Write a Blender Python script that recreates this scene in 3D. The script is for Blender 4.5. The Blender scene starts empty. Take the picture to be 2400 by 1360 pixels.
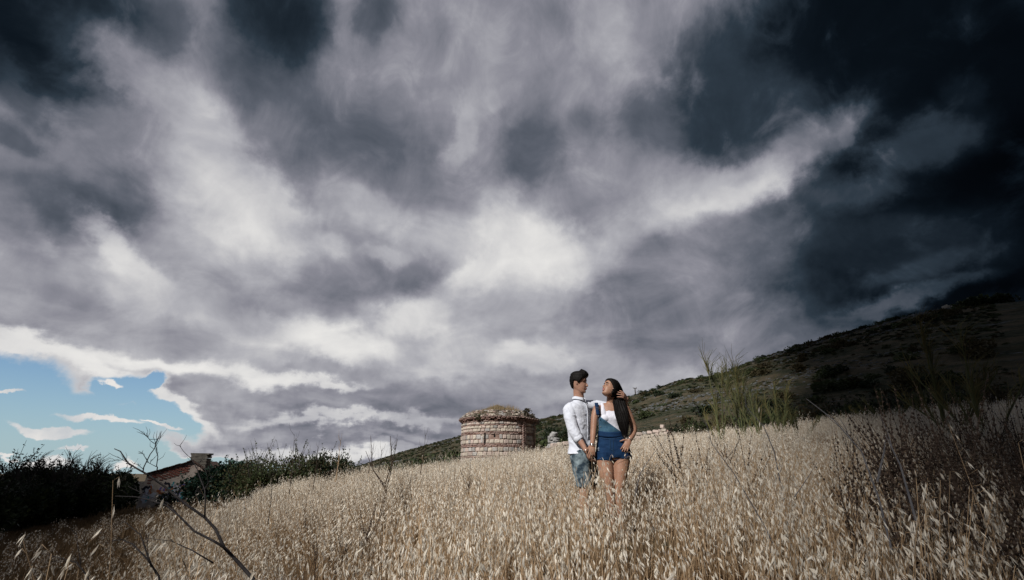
import bpy, math, random, os
import numpy as np
from mathutils import Vector, Matrix, noise as mnoise

random.seed(7)
rng = np.random.default_rng(7)
C = bpy.context.scene.collection
SC = bpy.context.scene
R = math.radians

# ------------------------------------------------------------------ camera
F = 1150.0                      # focal length measured in photograph pixels
PITCH = R(20.5)
CW, SW = math.cos(PITCH), math.sin(PITCH)
cam_d = bpy.data.cameras.new('camera')
cam_d.sensor_width = 36.0
cam_d.lens = 36.0 * F / 2400.0
cam_d.clip_start = 0.05
cam_d.clip_end = 12000
cam = bpy.data.objects.new('camera', cam_d)
C.objects.link(cam)
cam.location = (0, 0, 0)
cam.rotation_euler = (R(90) + PITCH, 0, 0)
SC.camera = cam


def ray(px, py):
    """direction towards a point measured in the photograph"""
    x = (px - 1200.0) / F
    u = (680.0 - py) / F
    return Vector((x, CW - u * SW, SW + u * CW))


def W(px, py, y):
    """world point on that direction at depth y"""
    d = ray(px, py)
    return d * (y / d.y)


def H(px, py, r):
    """world point on that direction at horizontal range r"""
    d = ray(px, py)
    return d * (r / math.hypot(d.x, d.y))


SUN = Vector((-0.46, -0.64, 0.62)).normalized()     # towards the sun
sun_el = math.asin(SUN.z)

SC.view_settings.view_transform = 'Standard'
SC.view_settings.look = 'None'
SC.view_settings.exposure = 0
SC.view_settings.gamma = 1
SC.view_settings.use_curve_mapping = False
SC.cycles.max_bounces = 5
SC.cycles.diffuse_bounces = 2
SC.cycles.glossy_bounces = 2
SC.cycles.transmission_bounces = 2
SC.cycles.transparent_max_bounces = 8
SC.cycles.use_denoising = True

sun_d = bpy.data.lights.new('sun', 'SUN')
sun_d.energy = 4.9
sun_d.angle = R(2.6)
sun_d.color = (1.0, 0.965, 0.92)
sun = bpy.data.objects.new('sun', sun_d)
C.objects.link(sun)
sun.location = (-20, -20, 60)
sun.rotation_euler = SUN.to_track_quat('Z', 'Y').to_euler()


# ------------------------------------------------------------------ sky
def lin(r, g=None, b=None):
    def f(c):
        c /= 255.0
        return c / 12.92 if c <= 0.04045 else ((c + 0.055) / 1.055) ** 2.4
    if g is None:
        return f(r)
    return (f(r), f(g), f(b), 1.0)


def azel(px, py):
    d = ray(px, py).normalized()
    return math.atan2(d.x, d.y), math.asin(d.z)


world = bpy.data.worlds.new('World')
SC.world = world
world.use_nodes = True
world.cycles.sampling_method = 'MANUAL'
world.cycles.sample_map_resolution = 256
wn = world.node_tree.nodes
wl = world.node_tree.links
wn.clear()


def WN(kind, **kw):
    n = wn.new(kind)
    for k, v in kw.items():
        setattr(n, k, v)
    return n


def wmath(op, a, b=None, c=None, clamp=False):
    n = WN('ShaderNodeMath', operation=op)
    n.use_clamp = clamp
    for i, v in enumerate((a, b, c)):
        if v is None:
            continue
        if isinstance(v, (int, float)):
            n.inputs[i].default_value = v
        else:
            wl.new(v, n.inputs[i])
    return n.outputs[0]


def wmix(fac, a, b):
    """float a*(1-fac)+b*fac"""
    n = WN('ShaderNodeMix', data_type='FLOAT')
    n.clamp_factor = True
    for i, v in ((0, fac), (2, a), (3, b)):
        if isinstance(v, (int, float)):
            n.inputs[i].default_value = v
        else:
            wl.new(v, n.inputs[i])
    return n.outputs[0]


tc = WN('ShaderNodeTexCoord')
sep = WN('ShaderNodeSeparateXYZ')
wl.new(tc.outputs['Generated'], sep.inputs[0])
X, Y, Z = sep.outputs
az = wmath('ARCTAN2', X, Y)
el = wmath('ARCSINE', Z)
AE = WN('ShaderNodeCombineXYZ')
wl.new(az, AE.inputs[0]); wl.new(el, AE.inputs[1])
# the cloud layer is a flat sheet overhead: positions on that sheet
zz = wmath('ADD', wmath('MAXIMUM', Z, 0.0), 0.26)
PX = wmath('DIVIDE', X, zz)
PY = wmath('DIVIDE', Y, zz)
P = WN('ShaderNodeCombineXYZ')
wl.new(PX, P.inputs[0]); wl.new(wmath('MULTIPLY', PY, 0.9), P.inputs[1])


def wnoise(scale, detail, rough, off=(0, 0, 0), dist=0.0, vec=None):
    m = WN('ShaderNodeMapping')
    m.inputs['Location'].default_value = off
    wl.new((vec or P).outputs[0], m.inputs['Vector'])
    n = WN('ShaderNodeTexNoise')
    n.inputs['Scale'].default_value = scale
    n.inputs['Detail'].default_value = detail
    n.inputs['Roughness'].default_value = rough
    n.inputs['Distortion'].default_value = dist
    wl.new(m.outputs[0], n.inputs['Vector'])
    return n


def warped(noises):
    cur = AE.outputs[0]
    for n, amp in noises:
        s = WN('ShaderNodeVectorMath', operation='MULTIPLY_ADD')
        wl.new(n.outputs['Color'], s.inputs[0])
        s.inputs[1].default_value = (amp[0], amp[1], 0)
        a = WN('ShaderNodeVectorMath', operation='ADD')
        a.inputs[1].default_value = (-amp[0] * .5, -amp[1] * .5, 0)
        wl.new(cur, a.inputs[0])
        wl.new(a.outputs[0], s.inputs[2])
        cur = s.outputs[0]
    return cur


n_big = wnoise(1.3, 3, 0.55, (3.1, 1.7, 0))
n_mid = wnoise(4.5, 5, 0.6, (7.7, 4.2, 2))
n_ae = wnoise(8.0, 6, 0.6, (1.3, 2.2, 5), vec=AE)
n_bil = wnoise(5.5, 7, 0.58, (2.3, 8.2, 1), vec=AE, dist=.3)
EDGE_N = wmath('MULTIPLY', wmath('MULTIPLY', wmath('SUBTRACT', n_bil.outputs['Fac'], .5), .75), 1.0)
WARP = warped([(n_big, (.07, .05)), (n_mid, (.06, .04)), (n_ae, (.12, .10))])
WARP2 = warped([(n_mid, (.04, .02)), (n_ae, (.10, .075))])


def blob_fac(x0, y0, x1, y1, half, vec):
    a0, e0 = azel(x0, y0); a1, e1 = azel(x1, y1)
    mx, my = (x0 + x1) / 2, (y0 + y1) / 2
    ang = math.atan2(e1 - e0, a1 - a0)
    L = math.hypot(a1 - a0, e1 - e0)
    dl = math.hypot(x1 - x0, y1 - y0) or 1.0
    nx, ny = -(y1 - y0) / dl, (x1 - x0) / dl
    if x0 == x1 and y0 == y1:
        nx, ny, ang, L = 1, 0, 0, 0
    p0, q0 = azel(mx, my); p1, q1 = azel(mx + nx * half, my + ny * half)
    wd = math.hypot(p1 - p0, q1 - q0)
    m = WN('ShaderNodeMapping', vector_type='TEXTURE')
    m.inputs['Location'].default_value = ((a0 + a1) / 2, (e0 + e1) / 2, 0)
    m.inputs['Rotation'].default_value = (0, 0, ang)
    m.inputs['Scale'].default_value = (L / 2 + wd * .5, wd, 1)
    wl.new(vec, m.inputs['Vector'])
    d = WN('ShaderNodeVectorMath', operation='DOT_PRODUCT')
    wl.new(m.outputs[0], d.inputs[0]); wl.new(m.outputs[0], d.inputs[1])
    return d.outputs['Value']


def blob(V, x0, y0, x1, y1, half, val, a=1.0):
    d = blob_fac(x0, y0, x1, y1, half, WARP)
    e = wmath('EXPONENT', wmath('MULTIPLY', d, -0.75))
    n = WN('ShaderNodeMapRange', interpolation_type='SMOOTHSTEP')
    n.inputs['From Min'].default_value = .08; n.inputs['From Max'].default_value = .88
    q = wmath('MULTIPLY', e, wmath('SUBTRACT', 1.0, e))
    wl.new(wmath('MULTIPLY_ADD', EDGE_N, wmath('MULTIPLY', q, 4.0), e), n.inputs['Value'])
    return wmix(wmath('MULTIPLY', n.outputs[0], a), V, val)


# soft cloud masses: start point, end point, half width, value, strength
MASSES = [
    # dark storm on the right
    (2100, -200, 2300, 900, 420, .035, 1.0),
    (2500, 300, 2600, 900, 380, .004, 1.0),
    (1800, 60, 2250, 160, 210, .05, .9),
    (1600, 230, 1850, 330, 150, .20, .8),
    (1650, 120, 1700, 300, 90, .24, .6),
    # wide light area low on the left and in the middle
    (150, 640, 700, 800, 150, .74, .9),
    (300, 420, 620, 560, 130, .68, .7),
    (900, 600, 1350, 660, 110, .78, .8),
    (700, 830, 1300, 800, 80, .76, .8),
    (1200, 860, 1500, 860, 60, .70, .7),
    # top left
    (-150, 0, 300, 60, 170, .11, 1.0),
    (100, 150, 190, 170, 110, .13, .8),
    (620, -40, 700, 110, 120, .09, .85),
    (560, 150, 660, 210, 60, .16, .8),
    (380, 20, 430, 90, 70, .27, .7),
    # veil between
    (480, 110, 760, 330, 90, .40, .7),
    (700, 270, 860, 420, 120, .42, .8),
    (850, 190, 1000, 380, 110, .42, .8),
    (920, 110, 930, 120, 60, .54, .8),
    (1010, 60, 1030, 120, 30, .50, .6),
    (860, 60, 900, 20, 60, .27, .7),
    (1130, 90, 1180, 130, 35, .62, .6),
    (1240, 60, 1250, 120, 80, .50, .7),
    (1380, 20, 1440, 130, 70, .64, .9),
    (1300, 220, 1480, 180, 80, .58, .7),
    (1120, 200, 1230, 240, 60, .52, .6),
    (1050, 380, 1110, 250, 28, .68, .8),
    (1150, 240, 1220, 220, 30, .64, .6),
    (1200, 370, 1300, 350, 80, .40, .8),
    (1350, 300, 1480, 290, 60, .38, .7),
    (1490, 250, 1530, 330, 60, .36, .7),
    (900, 430, 1100, 450, 60, .48, .7),
    # left streaks of light
    (260, 110, 500, 330, 75, .60, .9),
    (330, 200, 520, 300, 50, .68, .7),
    (430, 250, 560, 420, 80, .68, .9),
    (170, 260, 330, 370, 60, .50, .8),
    (10, 130, 120, 300, 40, .33, .8),
    (0, 300, 110, 360, 45, .28, .7),
    (50, 420, 160, 500, 60, .40, .7),
    (240, 400, 350, 470, 60, .42, .9),
    (150, 430, 310, 500, 35, .36, .8),
    (440, 420, 700, 560, 85, .82, .95),
    (560, 380, 640, 470, 50, .78, .7),
    (600, 490, 700, 560, 70, .84, .8),
    (180, 500, 370, 640, 45, .84, .95),
    (60, 540, 110, 560, 20, .80, .6),
    (0, 580, 200, 660, 60, .54, .8),
    (350, 520, 420, 610, 45, .58, .7),
    (-40, 500, 70, 560, 50, .56, .6),
    (300, 680, 560, 700, 70, .72, .8),
    (100, 720, 330, 760, 50, .58, .8),
    (60, 650, 220, 690, 28, .50, .7),
    (760, 450, 900, 520, 60, .70, .8),
    (640, 300, 760, 420, 60, .46, .7),
    # centre light mass
    (1150, 500, 1300, 600, 75, .80, .8),
    (1200, 560, 1400, 640, 80, .90, .8),
    (1420, 560, 1880, 350, 62, .76, .85),
    (1590, 500, 1800, 425, 30, .88, .6),
    (1560, 420, 1700, 430, 55, .66, .7),
    (1860, 335, 2010, 300, 50, .40, .85),
    (1960, 300, 2010, 345, 26, .48, .6),
    (2060, 370, 2240, 320, 55, .28, .8),
    (2240, 240, 2290, 200, 35, .13, .7),
    (1450, 470, 1490, 500, 50, .60, .5),
    (1250, 480, 1380, 440, 30, .55, .5),
    # mid dark clouds
    (700, 560, 1040, 640, 45, .52, .8),
    (740, 670, 1060, 650, 42, .50, .95),
    (560, 700, 760, 700, 28, .56, .7),
    (740, 580, 800, 600, 30, .76, .6),
    (860, 600, 960, 610, 22, .74, .55),
    (1080, 680, 1180, 600, 40, .93, .8),
    (900, 760, 1060, 720, 40, .88, .8),
    (640, 780, 900, 820, 50, .93, .9),
    (450, 730, 560, 790, 40, .78, .7),
    (360, 770, 520, 800, 45, .60, .85),
    (180, 760, 320, 800, 30, .62, .7),
    (1100, 770, 1240, 780, 35, .62, .7),
    (960, 880, 1100, 850, 30, .78, .7),
    (1180, 840, 1320, 830, 35, .84, .85),
    (1120, 720, 1400, 760, 50, .64, .8),
    (1340, 700, 1700, 720, 70, .48, .9),
    (1500, 620, 1900, 560, 70, .50, .85),
    (1900, 600, 2300, 560, 90, .18, .7),
    (1900, 470, 2100, 440, 40, .36, .6),
    (1500, 820, 1900, 800, 60, .50, .9),
    (1950, 760, 2250, 670, 20, .33, .8),
    (2050, 680, 2250, 620, 25, .26, .6),
    (1850, 830, 2000, 790, 22, .45, .7),
    (1250, 930, 1700, 900, 40, .66, .85),
    (1280, 900, 1480, 880, 30, .60, .6),
    # low clouds over the horizon, left of the tower
    (620, 870, 900, 880, 22, .60, .8),
    (840, 935, 1080, 950, 18, .50, .9),
    (600, 930, 820, 960, 14, .62, .7),
    (420, 905, 620, 935, 16, .62, .7),
    (340, 930, 420, 950, 20, .90, .8),
    (560, 885, 780, 905, 18, .90, .85),
    (700, 900, 860, 915, 10, .88, .8),
    (530, 1010, 760, 1030, 14, .58, .9),
    (760, 1010, 1080, 1030, 12, .62, .8),
    (560, 982, 1000, 984, 13, .84, .85),
    (560, 1055, 1000, 1066, 18, .92, .95),
    (800, 1040, 1080, 1060, 10, .66, .8),
    (900, 990, 1080, 990, 10, .72, .7),
    (200, 830, 520, 860, 20, .93, .9),
    (-40, 780, 180, 840, 26, .95, .9),
    (160, 845, 340, 900, 22, .95, .9),
    (380, 920, 520, 1010, 20, .9, .9),
    (480, 850, 700, 900, 25, .92, .85),
]
V = wmix(wmath('MULTIPLY', wmath('SUBTRACT', n_big.outputs['Fac'], .3), 1.2), .48, .66)
for i_, m_ in enumerate(MASSES):
    if i_ % 6 == 5:        # evaluate the masses in turn, a few at a time
        s_ = WN('ShaderNodeVectorMath', operation='MULTIPLY_ADD')
        wl.new(V, s_.inputs[0])
        s_.inputs[1].default_value = (1e-9, 1e-9, 0)
        wl.new(WARP, s_.inputs[2])
        WARP = s_.outputs[0]
    V = blob(V, *m_)
def wstep(v, a, b):
    n = WN('ShaderNodeMapRange', interpolation_type='SMOOTHSTEP')
    n.inputs['From Min'].default_value = a; n.inputs['From Max'].default_value = b
    wl.new(v, n.inputs['Value'])
    return n.outputs[0]


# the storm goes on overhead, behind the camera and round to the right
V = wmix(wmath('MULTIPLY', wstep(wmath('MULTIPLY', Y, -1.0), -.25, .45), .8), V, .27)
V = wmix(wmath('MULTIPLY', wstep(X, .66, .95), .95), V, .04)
# fine billows, strongest in the mid tones
fine = wnoise(4.0, 6, 0.52, (0, 9, 1), dist=0.5)
fine2 = wnoise(9.0, 8, 0.6, (4, 1, 3), dist=0.5, vec=AE)
amp = wmath('MULTIPLY', V, wmath('SUBTRACT', 1.25, V))
fsum = wmath('ADD', wmath('MULTIPLY', wmath('SUBTRACT', fine.outputs['Fac'], .5), .7),
             wmath('MULTIPLY', wmath('SUBTRACT', fine2.outputs['Fac'], .5), .55))
V = wmath('ADD', V, wmath('MULTIPLY', wmath('MULTIPLY', fsum, amp), 1.3))

def hardmask(blobs, lo, hi, vec=WARP2, k=1.0):
    acc = None
    for b in blobs:
        e = wmath('EXPONENT', wmath('MULTIPLY', blob_fac(*b, vec), -k))
        acc = e if acc is None else wmath('MAXIMUM', acc, e)
    if isinstance(lo, tuple):
        acc = wmath('ADD', acc, wmath('MULTIPLY', wmath('SUBTRACT', fine2.outputs['Fac'], .5), .55))
        return wstep(acc, *lo), wstep(acc, *hi)
    n = WN('ShaderNodeMapRange', interpolation_type='SMOOTHSTEP')
    n.inputs['From Min'].default_value = lo
    n.inputs['From Max'].default_value = hi
    acc = wmath('ADD', acc, wmath('MULTIPLY', wmath('SUBTRACT', fine2.outputs['Fac'], .5), .55))
    wl.new(acc, n.inputs['Value'])
    return n.outputs[0]


gap, rim = hardmask([(-500, 800, 140, 960, 120), (-300, 980, 330, 1020, 105), (0, 1085, 440, 1085, 48), (300, 1062, 600, 1080, 15), (300, 1092, 660, 1096, 16),
                (240, 925, 340, 925, 42), (330, 930, 385, 890, 22), (330, 950, 450, 1015, 34)], (.27, .50), (.0, .42), k=1.0)
# sunlit edge of the cloud round the blue gap
V = wmix(wmath('MULTIPLY', rim, .75), V, .90)
ramp = WN('ShaderNodeValToRGB')
cr = ramp.color_ramp
stops = [(0.0, (1, 2, 4)), (.1, (15, 23, 31)), (.25, (47, 58, 69)), (.4, (92, 97, 108)), (.55, (138, 138, 148)),
         (.7, (176, 176, 182)), (.85, (214, 213, 213)), (1.0, (243, 241, 237))]
while len(cr.elements) < len(stops):
    cr.elements.new(.5)
for e_, (p_, c_) in zip(cr.elements, stops):
    e_.position = p_; e_.color = lin(*c_)
wl.new(V, ramp.inputs[0])

# blue gap low on the left, with small bright clouds in it
sky = WN('ShaderNodeTexSky', sky_type='NISHITA')
sky.sun_disc = False
sky.sun_elevation = sun_el
sky.sun_rotation = math.atan2(SUN.x, SUN.y) % (2 * math.pi)
sky.air_density = 1.0
sky.dust_density = 0.15
sky.ozone_density = 2.0
skym = WN('ShaderNodeVectorMath', operation='MULTIPLY')
wl.new(sky.outputs[0], skym.inputs[0])
skym.inputs[1].default_value = (0.075, 0.088, 0.100)


puff = hardmask([(0, 990, 200, 1022, 11), (110, 975, 340, 1012, 9), (-20, 790, 60, 825, 16), (120, 1045, 190, 1052, 4),
                 (60, 1080, 160, 1085, 20), (260, 895, 300, 915, 10), (-30, 915, 30, 918, 5), (330, 1000, 420, 1013, 6),
                 (380, 1040, 520, 1045, 7), (400, 1055, 600, 1050, 9), (270, 1095, 330, 1100, 12), (0, 1063, 50, 1063, 4)],
                .32, .72)
pv = WN('ShaderNodeMapRange')
wl.new(n_ae.outputs['Fac'], pv.inputs['Value'])
pv.inputs['From Min'].default_value = .35; pv.inputs['From Max'].default_value = .6
pv.inputs['To Min'].default_value = .78; pv.inputs['To Max'].default_value = .97
ramp2 = WN('ShaderNodeValToRGB')
ramp2.color_ramp.elements[0].position = .7; ramp2.color_ramp.elements[0].color = lin(170, 180, 190)
ramp2.color_ramp.elements[1].position = .95; ramp2.color_ramp.elements[1].color = lin(234, 230, 226)
wl.new(pv.outputs[0], ramp2.inputs[0])


def cmix(fac, a, b):
    n = WN('ShaderNodeMix', data_type='RGBA')
    wl.new(fac, n.inputs[0]); wl.new(a, n.inputs[6]); wl.new(b, n.inputs[7])
    return n.outputs[2]


hz = WN('ShaderNodeMapRange', interpolation_type='SMOOTHSTEP')
wl.new(Z, hz.inputs['Value']); hz.inputs['From Min'].default_value = .20; hz.inputs['From Max'].default_value = -.03
hz.inputs['To Max'].default_value = .85
pale = WN('ShaderNodeRGB'); pale.outputs[0].default_value = lin(158, 184, 196)
blue = cmix(puff, cmix(hz.outputs[0], skym.outputs[0], pale.outputs[0]), ramp2.outputs[0])
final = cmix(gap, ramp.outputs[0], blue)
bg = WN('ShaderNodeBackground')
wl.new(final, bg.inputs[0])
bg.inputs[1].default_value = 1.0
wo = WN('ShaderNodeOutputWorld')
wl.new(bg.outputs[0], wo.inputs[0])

# ------------------------------------------------------------------ helpers
def tag(o, label=None, cat=None, group=None, kind=None):
    if label: o['label'] = label
    if cat: o['category'] = cat
    if group: o['group'] = group
    if kind: o['kind'] = kind
    return o


def empty(name, loc, label, cat, group=None, rz=0.0):
    o = bpy.data.objects.new(name, None)
    C.objects.link(o)
    o.location = loc
    o.rotation_euler = (0, 0, rz)
    o.empty_display_size = .1
    return tag(o, label, cat, group)


def mesh_obj(name, me, parent=None, mats=None, smooth=False):
    o = bpy.data.objects.new(name, me)
    C.objects.link(o)
    if mats:
        for m in (mats if isinstance(mats, (list, tuple)) else [mats]):
            if me.materials.find(m.name) < 0 or True:
                me.materials.append(m)
    if smooth:
        me.polygons.foreach_set('use_smooth', [True] * len(me.polygons))
    if parent is not None:
        o.parent = parent
    return o


def make_mesh(name, verts, faces):
    me = bpy.data.meshes.new(name)
    me.from_pydata([tuple(v) for v in verts], [], [tuple(f) for f in faces])
    me.update()
    return me


def quad_mesh(name, V_, Q_):
    """fast mesh from numpy arrays of verts and quads/tris"""
    V_ = np.asarray(V_, dtype=np.float32); Q_ = np.asarray(Q_, dtype=np.int32)
    me = bpy.data.meshes.new(name)
    k = Q_.shape[1]
    me.vertices.add(len(V_)); me.vertices.foreach_set('co', V_.ravel())
    me.loops.add(Q_.size); me.loops.foreach_set('vertex_index', Q_.ravel())
    me.polygons.add(len(Q_))
    me.polygons.foreach_set('loop_start', np.arange(0, Q_.size, k, dtype=np.int32))
    me.polygons.foreach_set('loop_total', np.full(len(Q_), k, dtype=np.int32))
    me.update(calc_edges=True)
    me.validate()
    return me


class Geo:
    """collects tubes, boxes and leaf faces into one mesh, each face with a material slot"""
    def __init__(s):
        s.v = []; s.f = []; s.m = []

    def tube(s, pts, rad, n=5, m=0, cap=True):
        pts = [Vector(p) for p in pts]
        if isinstance(rad, (int, float)): rad = [rad] * len(pts)
        base = len(s.v)
        up = Vector((0, 0, 1))
        prev = None
        for i, p in enumerate(pts):
            t = (pts[min(i + 1, len(pts) - 1)] - pts[max(i - 1, 0)])
            if t.length < 1e-9: t = Vector((0, 0, 1))
            t.normalize()
            if prev is None:
                a = t.cross(up)
                if a.length < .1: a = t.cross(Vector((1, 0, 0)))
            else:
                a = prev - t * prev.dot(t)
                if a.length < 1e-5: a = t.cross(Vector((1, .3, 0)))
            a.normalize(); prev = a
            b = t.cross(a)
            for k in range(n):
                th = 2 * math.pi * k / n
                s.v.append(p + (a * math.cos(th) + b * math.sin(th)) * rad[i])
        for i in range(len(pts) - 1):
            for k in range(n):
                s.f.append((base + i * n + k, base + i * n + (k + 1) % n, base + (i + 1) * n + (k + 1) % n, base + (i + 1) * n + k)); s.m.append(m)
        if cap:
            s.f.append(tuple(base + k for k in range(n))[::-1]); s.m.append(m)
            e = base + (len(pts) - 1) * n
            s.f.append(tuple(e + k for k in range(n))); s.m.append(m)

    def face(s, pts, m=0):
        b = len(s.v); s.v += [Vector(p) for p in pts]
        s.f.append(tuple(range(b, b + len(pts)))); s.m.append(m)

    def leaf(s, p, d, L, w, m=0, roll=0.0, bend=.15):
        """a folded leaf: two faces along direction d"""
        d = Vector(d).normalized()
        a = d.cross(Vector((0, 0, 1)))
        if a.length < .05: a = Vector((1, 0, 0))
        a.normalize(); b = d.cross(a)
        a2 = a * math.cos(roll) + b * math.sin(roll); b2 = d.cross(a2)
        p = Vector(p); t = p + d * L; mid = p + d * L * .45 + b2 * L * bend
        k = len(s.v)
        s.v += [p, mid + a2 * w - b2 * w * .3, t, mid - a2 * w - b2 * w * .3, mid]
        s.f += [(k, k + 1, k + 4), (k + 1, k + 2, k + 4), (k, k + 4, k + 3), (k + 4, k + 2, k + 3)]; s.m += [m] * 4

    def box(s, c, size, rot=None, m=0, jit=0.0, bevel=0.0):
        hx, hy, hz = [q / 2 for q in size]
        k = len(s.v)
        for z in (-hz, hz):
            for x, y in ((-hx, -hy), (hx, -hy), (hx, hy), (-hx, hy)):
                q = Vector((x + random.uniform(-jit, jit), y + random.uniform(-jit, jit), z + random.uniform(-jit, jit)))
                if rot is not None: q = rot @ q
                s.v.append(Vector(c) + q)
        for f in ((0, 3, 2, 1), (4, 5, 6, 7), (0, 1, 5, 4), (1, 2, 6, 5), (2, 3, 7, 6), (3, 0, 4, 7)):
            s.f.append(tuple(k + i for i in f)); s.m.append(m)

    def build(s, name, mats, parent=None, smooth=False, link=True):
        me = make_mesh(name, s.v, s.f)
        mats = mats if isinstance(mats, (list, tuple)) else [mats]
        for mt in mats: me.materials.append(mt)
        me.polygons.foreach_set('material_index', s.m)
        if smooth: me.polygons.foreach_set('use_smooth', [True] * len(me.polygons))
        if not link: return me
        o = bpy.data.objects.new(name, me); C.objects.link(o)
        if parent is not None: o.parent = parent
        return o


# ------------------------------------------------------------------ materials
def mat(name, col, col2=None, scale=8.0, rough=.9, bump=0.0, bscale=None, detail=5, spec=.2, translucent=0.0,
        objrand=0.0, col3=None, scale3=2.0, lo=.35, hi=.65, stretch=None, sheen=0.0):
    m = bpy.data.materials.new(name)
    m.use_nodes = True
    nt = m.node_tree; n = nt.nodes; l = nt.links
    bs = n['Principled BSDF']
    bs.inputs['Roughness'].default_value = rough
    bs.inputs['Specular IOR Level'].default_value = spec
    if sheen: bs.inputs['Sheen Weight'].default_value = sheen
    c4 = lambda c: (*c[:3], 1)
    tcn = n.new('ShaderNodeTexCoord')
    vec = tcn.outputs['Object']
    if stretch:
        mp = n.new('ShaderNodeMapping'); mp.inputs['Scale'].default_value = stretch
        l.new(vec, mp.inputs[0]); vec = mp.outputs[0]
    out = None
    if col2 is not None:
        nz = n.new('ShaderNodeTexNoise'); nz.inputs['Scale'].default_value = scale; nz.inputs['Detail'].default_value = detail
        nz.inputs['Roughness'].default_value = .6
        l.new(vec, nz.inputs['Vector'])
        r = n.new('ShaderNodeValToRGB')
        r.color_ramp.elements[0].position = lo; r.color_ramp.elements[0].color = c4(col)
        r.color_ramp.elements[1].position = hi; r.color_ramp.elements[1].color = c4(col2)
        l.new(nz.outputs['Fac'], r.inputs[0])
        out = r.outputs[0]
        if col3 is not None:
            nz3 = n.new('ShaderNodeTexNoise'); nz3.inputs['Scale'].default_value = scale3; nz3.inputs['Detail'].default_value = 4
            l.new(vec, nz3.inputs['Vector'])
            mr = n.new('ShaderNodeMapRange'); mr.inputs['From Min'].default_value = .48; mr.inputs['From Max'].default_value = .62
            l.new(nz3.outputs['Fac'], mr.inputs['Value'])
            mx = n.new('ShaderNodeMix'); mx.data_type = 'RGBA'
            l.new(mr.outputs[0], mx.inputs[0]); l.new(out, mx.inputs[6]); mx.inputs[7].default_value = c4(col3)
            out = mx.outputs[2]
    else:
        rgb = n.new('ShaderNodeRGB'); rgb.outputs[0].default_value = c4(col); out = rgb.outputs[0]
    if objrand:
        oi = n.new('ShaderNodeObjectInfo')
        mr = n.new('ShaderNodeMapRange'); mr.inputs['To Min'].default_value = 1 - objrand; mr.inputs['To Max'].default_value = 1 + objrand
        l.new(oi.outputs['Random'], mr.inputs['Value'])
        vm = n.new('ShaderNodeVectorMath'); vm.operation = 'SCALE'
        l.new(out, vm.inputs[0]); l.new(mr.outputs[0], vm.inputs['Scale'])
        out = vm.outputs[0]
    l.new(out, bs.inputs['Base Color'])
    if bump:
        nb = n.new('ShaderNodeTexNoise'); nb.inputs['Scale'].default_value = bscale or scale * 2; nb.inputs['Detail'].default_value = 6
        l.new(vec, nb.inputs['Vector'])
        bp = n.new('ShaderNodeBump'); bp.inputs['Strength'].default_value = 1.0; bp.inputs['Distance'].default_value = bump
        l.new(nb.outputs['Fac'], bp.inputs['Height']); l.new(bp.outputs[0], bs.inputs['Normal'])
    if translucent:
        tr = n.new('ShaderNodeBsdfTranslucent'); l.new(out, tr.inputs[0])
        ms = n.new('ShaderNodeMixShader'); ms.inputs[0].default_value = translucent
        l.new(bs.outputs[0], ms.inputs[1]); l.new(tr.outputs[0], ms.inputs[2])
        l.new(ms.outputs[0], n['Material Output'].inputs['Surface'])
    return m


# ------------------------------------------------------------------ terrain height
def _ctl():
    pts = []
    def g(px, py, r, veg):
        p = H(px, py, r); pts.append((p.x, p.y, p.z - veg))
    pts.append((0, 0, -1.30)); pts.append((0, -8, -1.5)); pts.append((-8, -6, -2.0)); pts.append((8, -6, -.9))
    pts.append((1.03, 5.94, -.62))
    pts.append((4.5, 4.5, -.5)); pts.append((-1.5, 5.0, -1.05)); pts.append((2.6, 2.6, -1.0)); pts.append((0, 2.5, -1.2))
    pts.append((-2.2, 3.2, -1.32))
    g(540, 1150, 14, .62); g(840, 1104, 20, .7); g(1000, 1092, 24, .8); g(1090, 1087, 26, .8); g(1180, 1080, 27, .8)
    g(1300, 1060, 29, .7); g(1550, 1028, 31, .65); g(1720, 1010, 30, .5); g(1900, 1000, 28, .5); g(2100, 975, 26, .5)
    g(2300, 952, 25, .5); g(2400, 945, 25, .5); g(2700, 930, 25, .5)
    g(60, 1320, 11, 0.05); g(100, 1262, 17, 0.05); g(60, 1222, 26, .05); g(320, 1192, 45, .0); g(150, 1205, 38, 0)
    g(300, 1300, 11, .1)
    g(470, 1200, 40, 0)
    for x, y, z in ((-40, 5, -2.2), (-60, 40, -3.0), (-30, 70, -3.2), (0, 60, -1.3), (25, 60, 1.0), (50, 50, 2.0), (60, 0, 1.5),
                    (30, -20, 0), (-30, -30, -2.5), (0, -40, -2), (9, 40, 1.2)):
        pts.append((x, y, z))
    return np.array(pts)


_CP = _ctl()


def _tps(r):
    return np.where(r > 1e-9, r * r * np.log(np.maximum(r, 1e-9)), 0)


_n = len(_CP)
_K = _tps(np.hypot(_CP[:, None, 0] - _CP[None, :, 0], _CP[:, None, 1] - _CP[None, :, 1])) + np.eye(_n) * .6
_Pm = np.c_[np.ones(_n), _CP[:, :2]]
_A = np.block([[_K, _Pm], [_Pm.T, np.zeros((3, 3))]])
_wt = np.linalg.solve(_A, np.r_[_CP[:, 2], 0, 0, 0])


def _vnoise(x, y, seed=0):
    xi = np.floor(x).astype(int); yi = np.floor(y).astype(int); fx = x - xi; fy = y - yi
    fx = fx * fx * (3 - 2 * fx); fy = fy * fy * (3 - 2 * fy)
    def h(a, b):
        n_ = (a * 374761393 + b * 668265263 + seed * 974634777) & 0x7fffffff
        n_ = ((n_ ^ (n_ >> 13)) * 1274126177) & 0x7fffffff
        return ((n_ ^ (n_ >> 16)) & 0xffff) / 65535.0
    return (h(xi, yi) * (1 - fx) + h(xi + 1, yi) * fx) * (1 - fy) + (h(xi, yi + 1) * (1 - fx) + h(xi + 1, yi + 1) * fx) * fy


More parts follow.
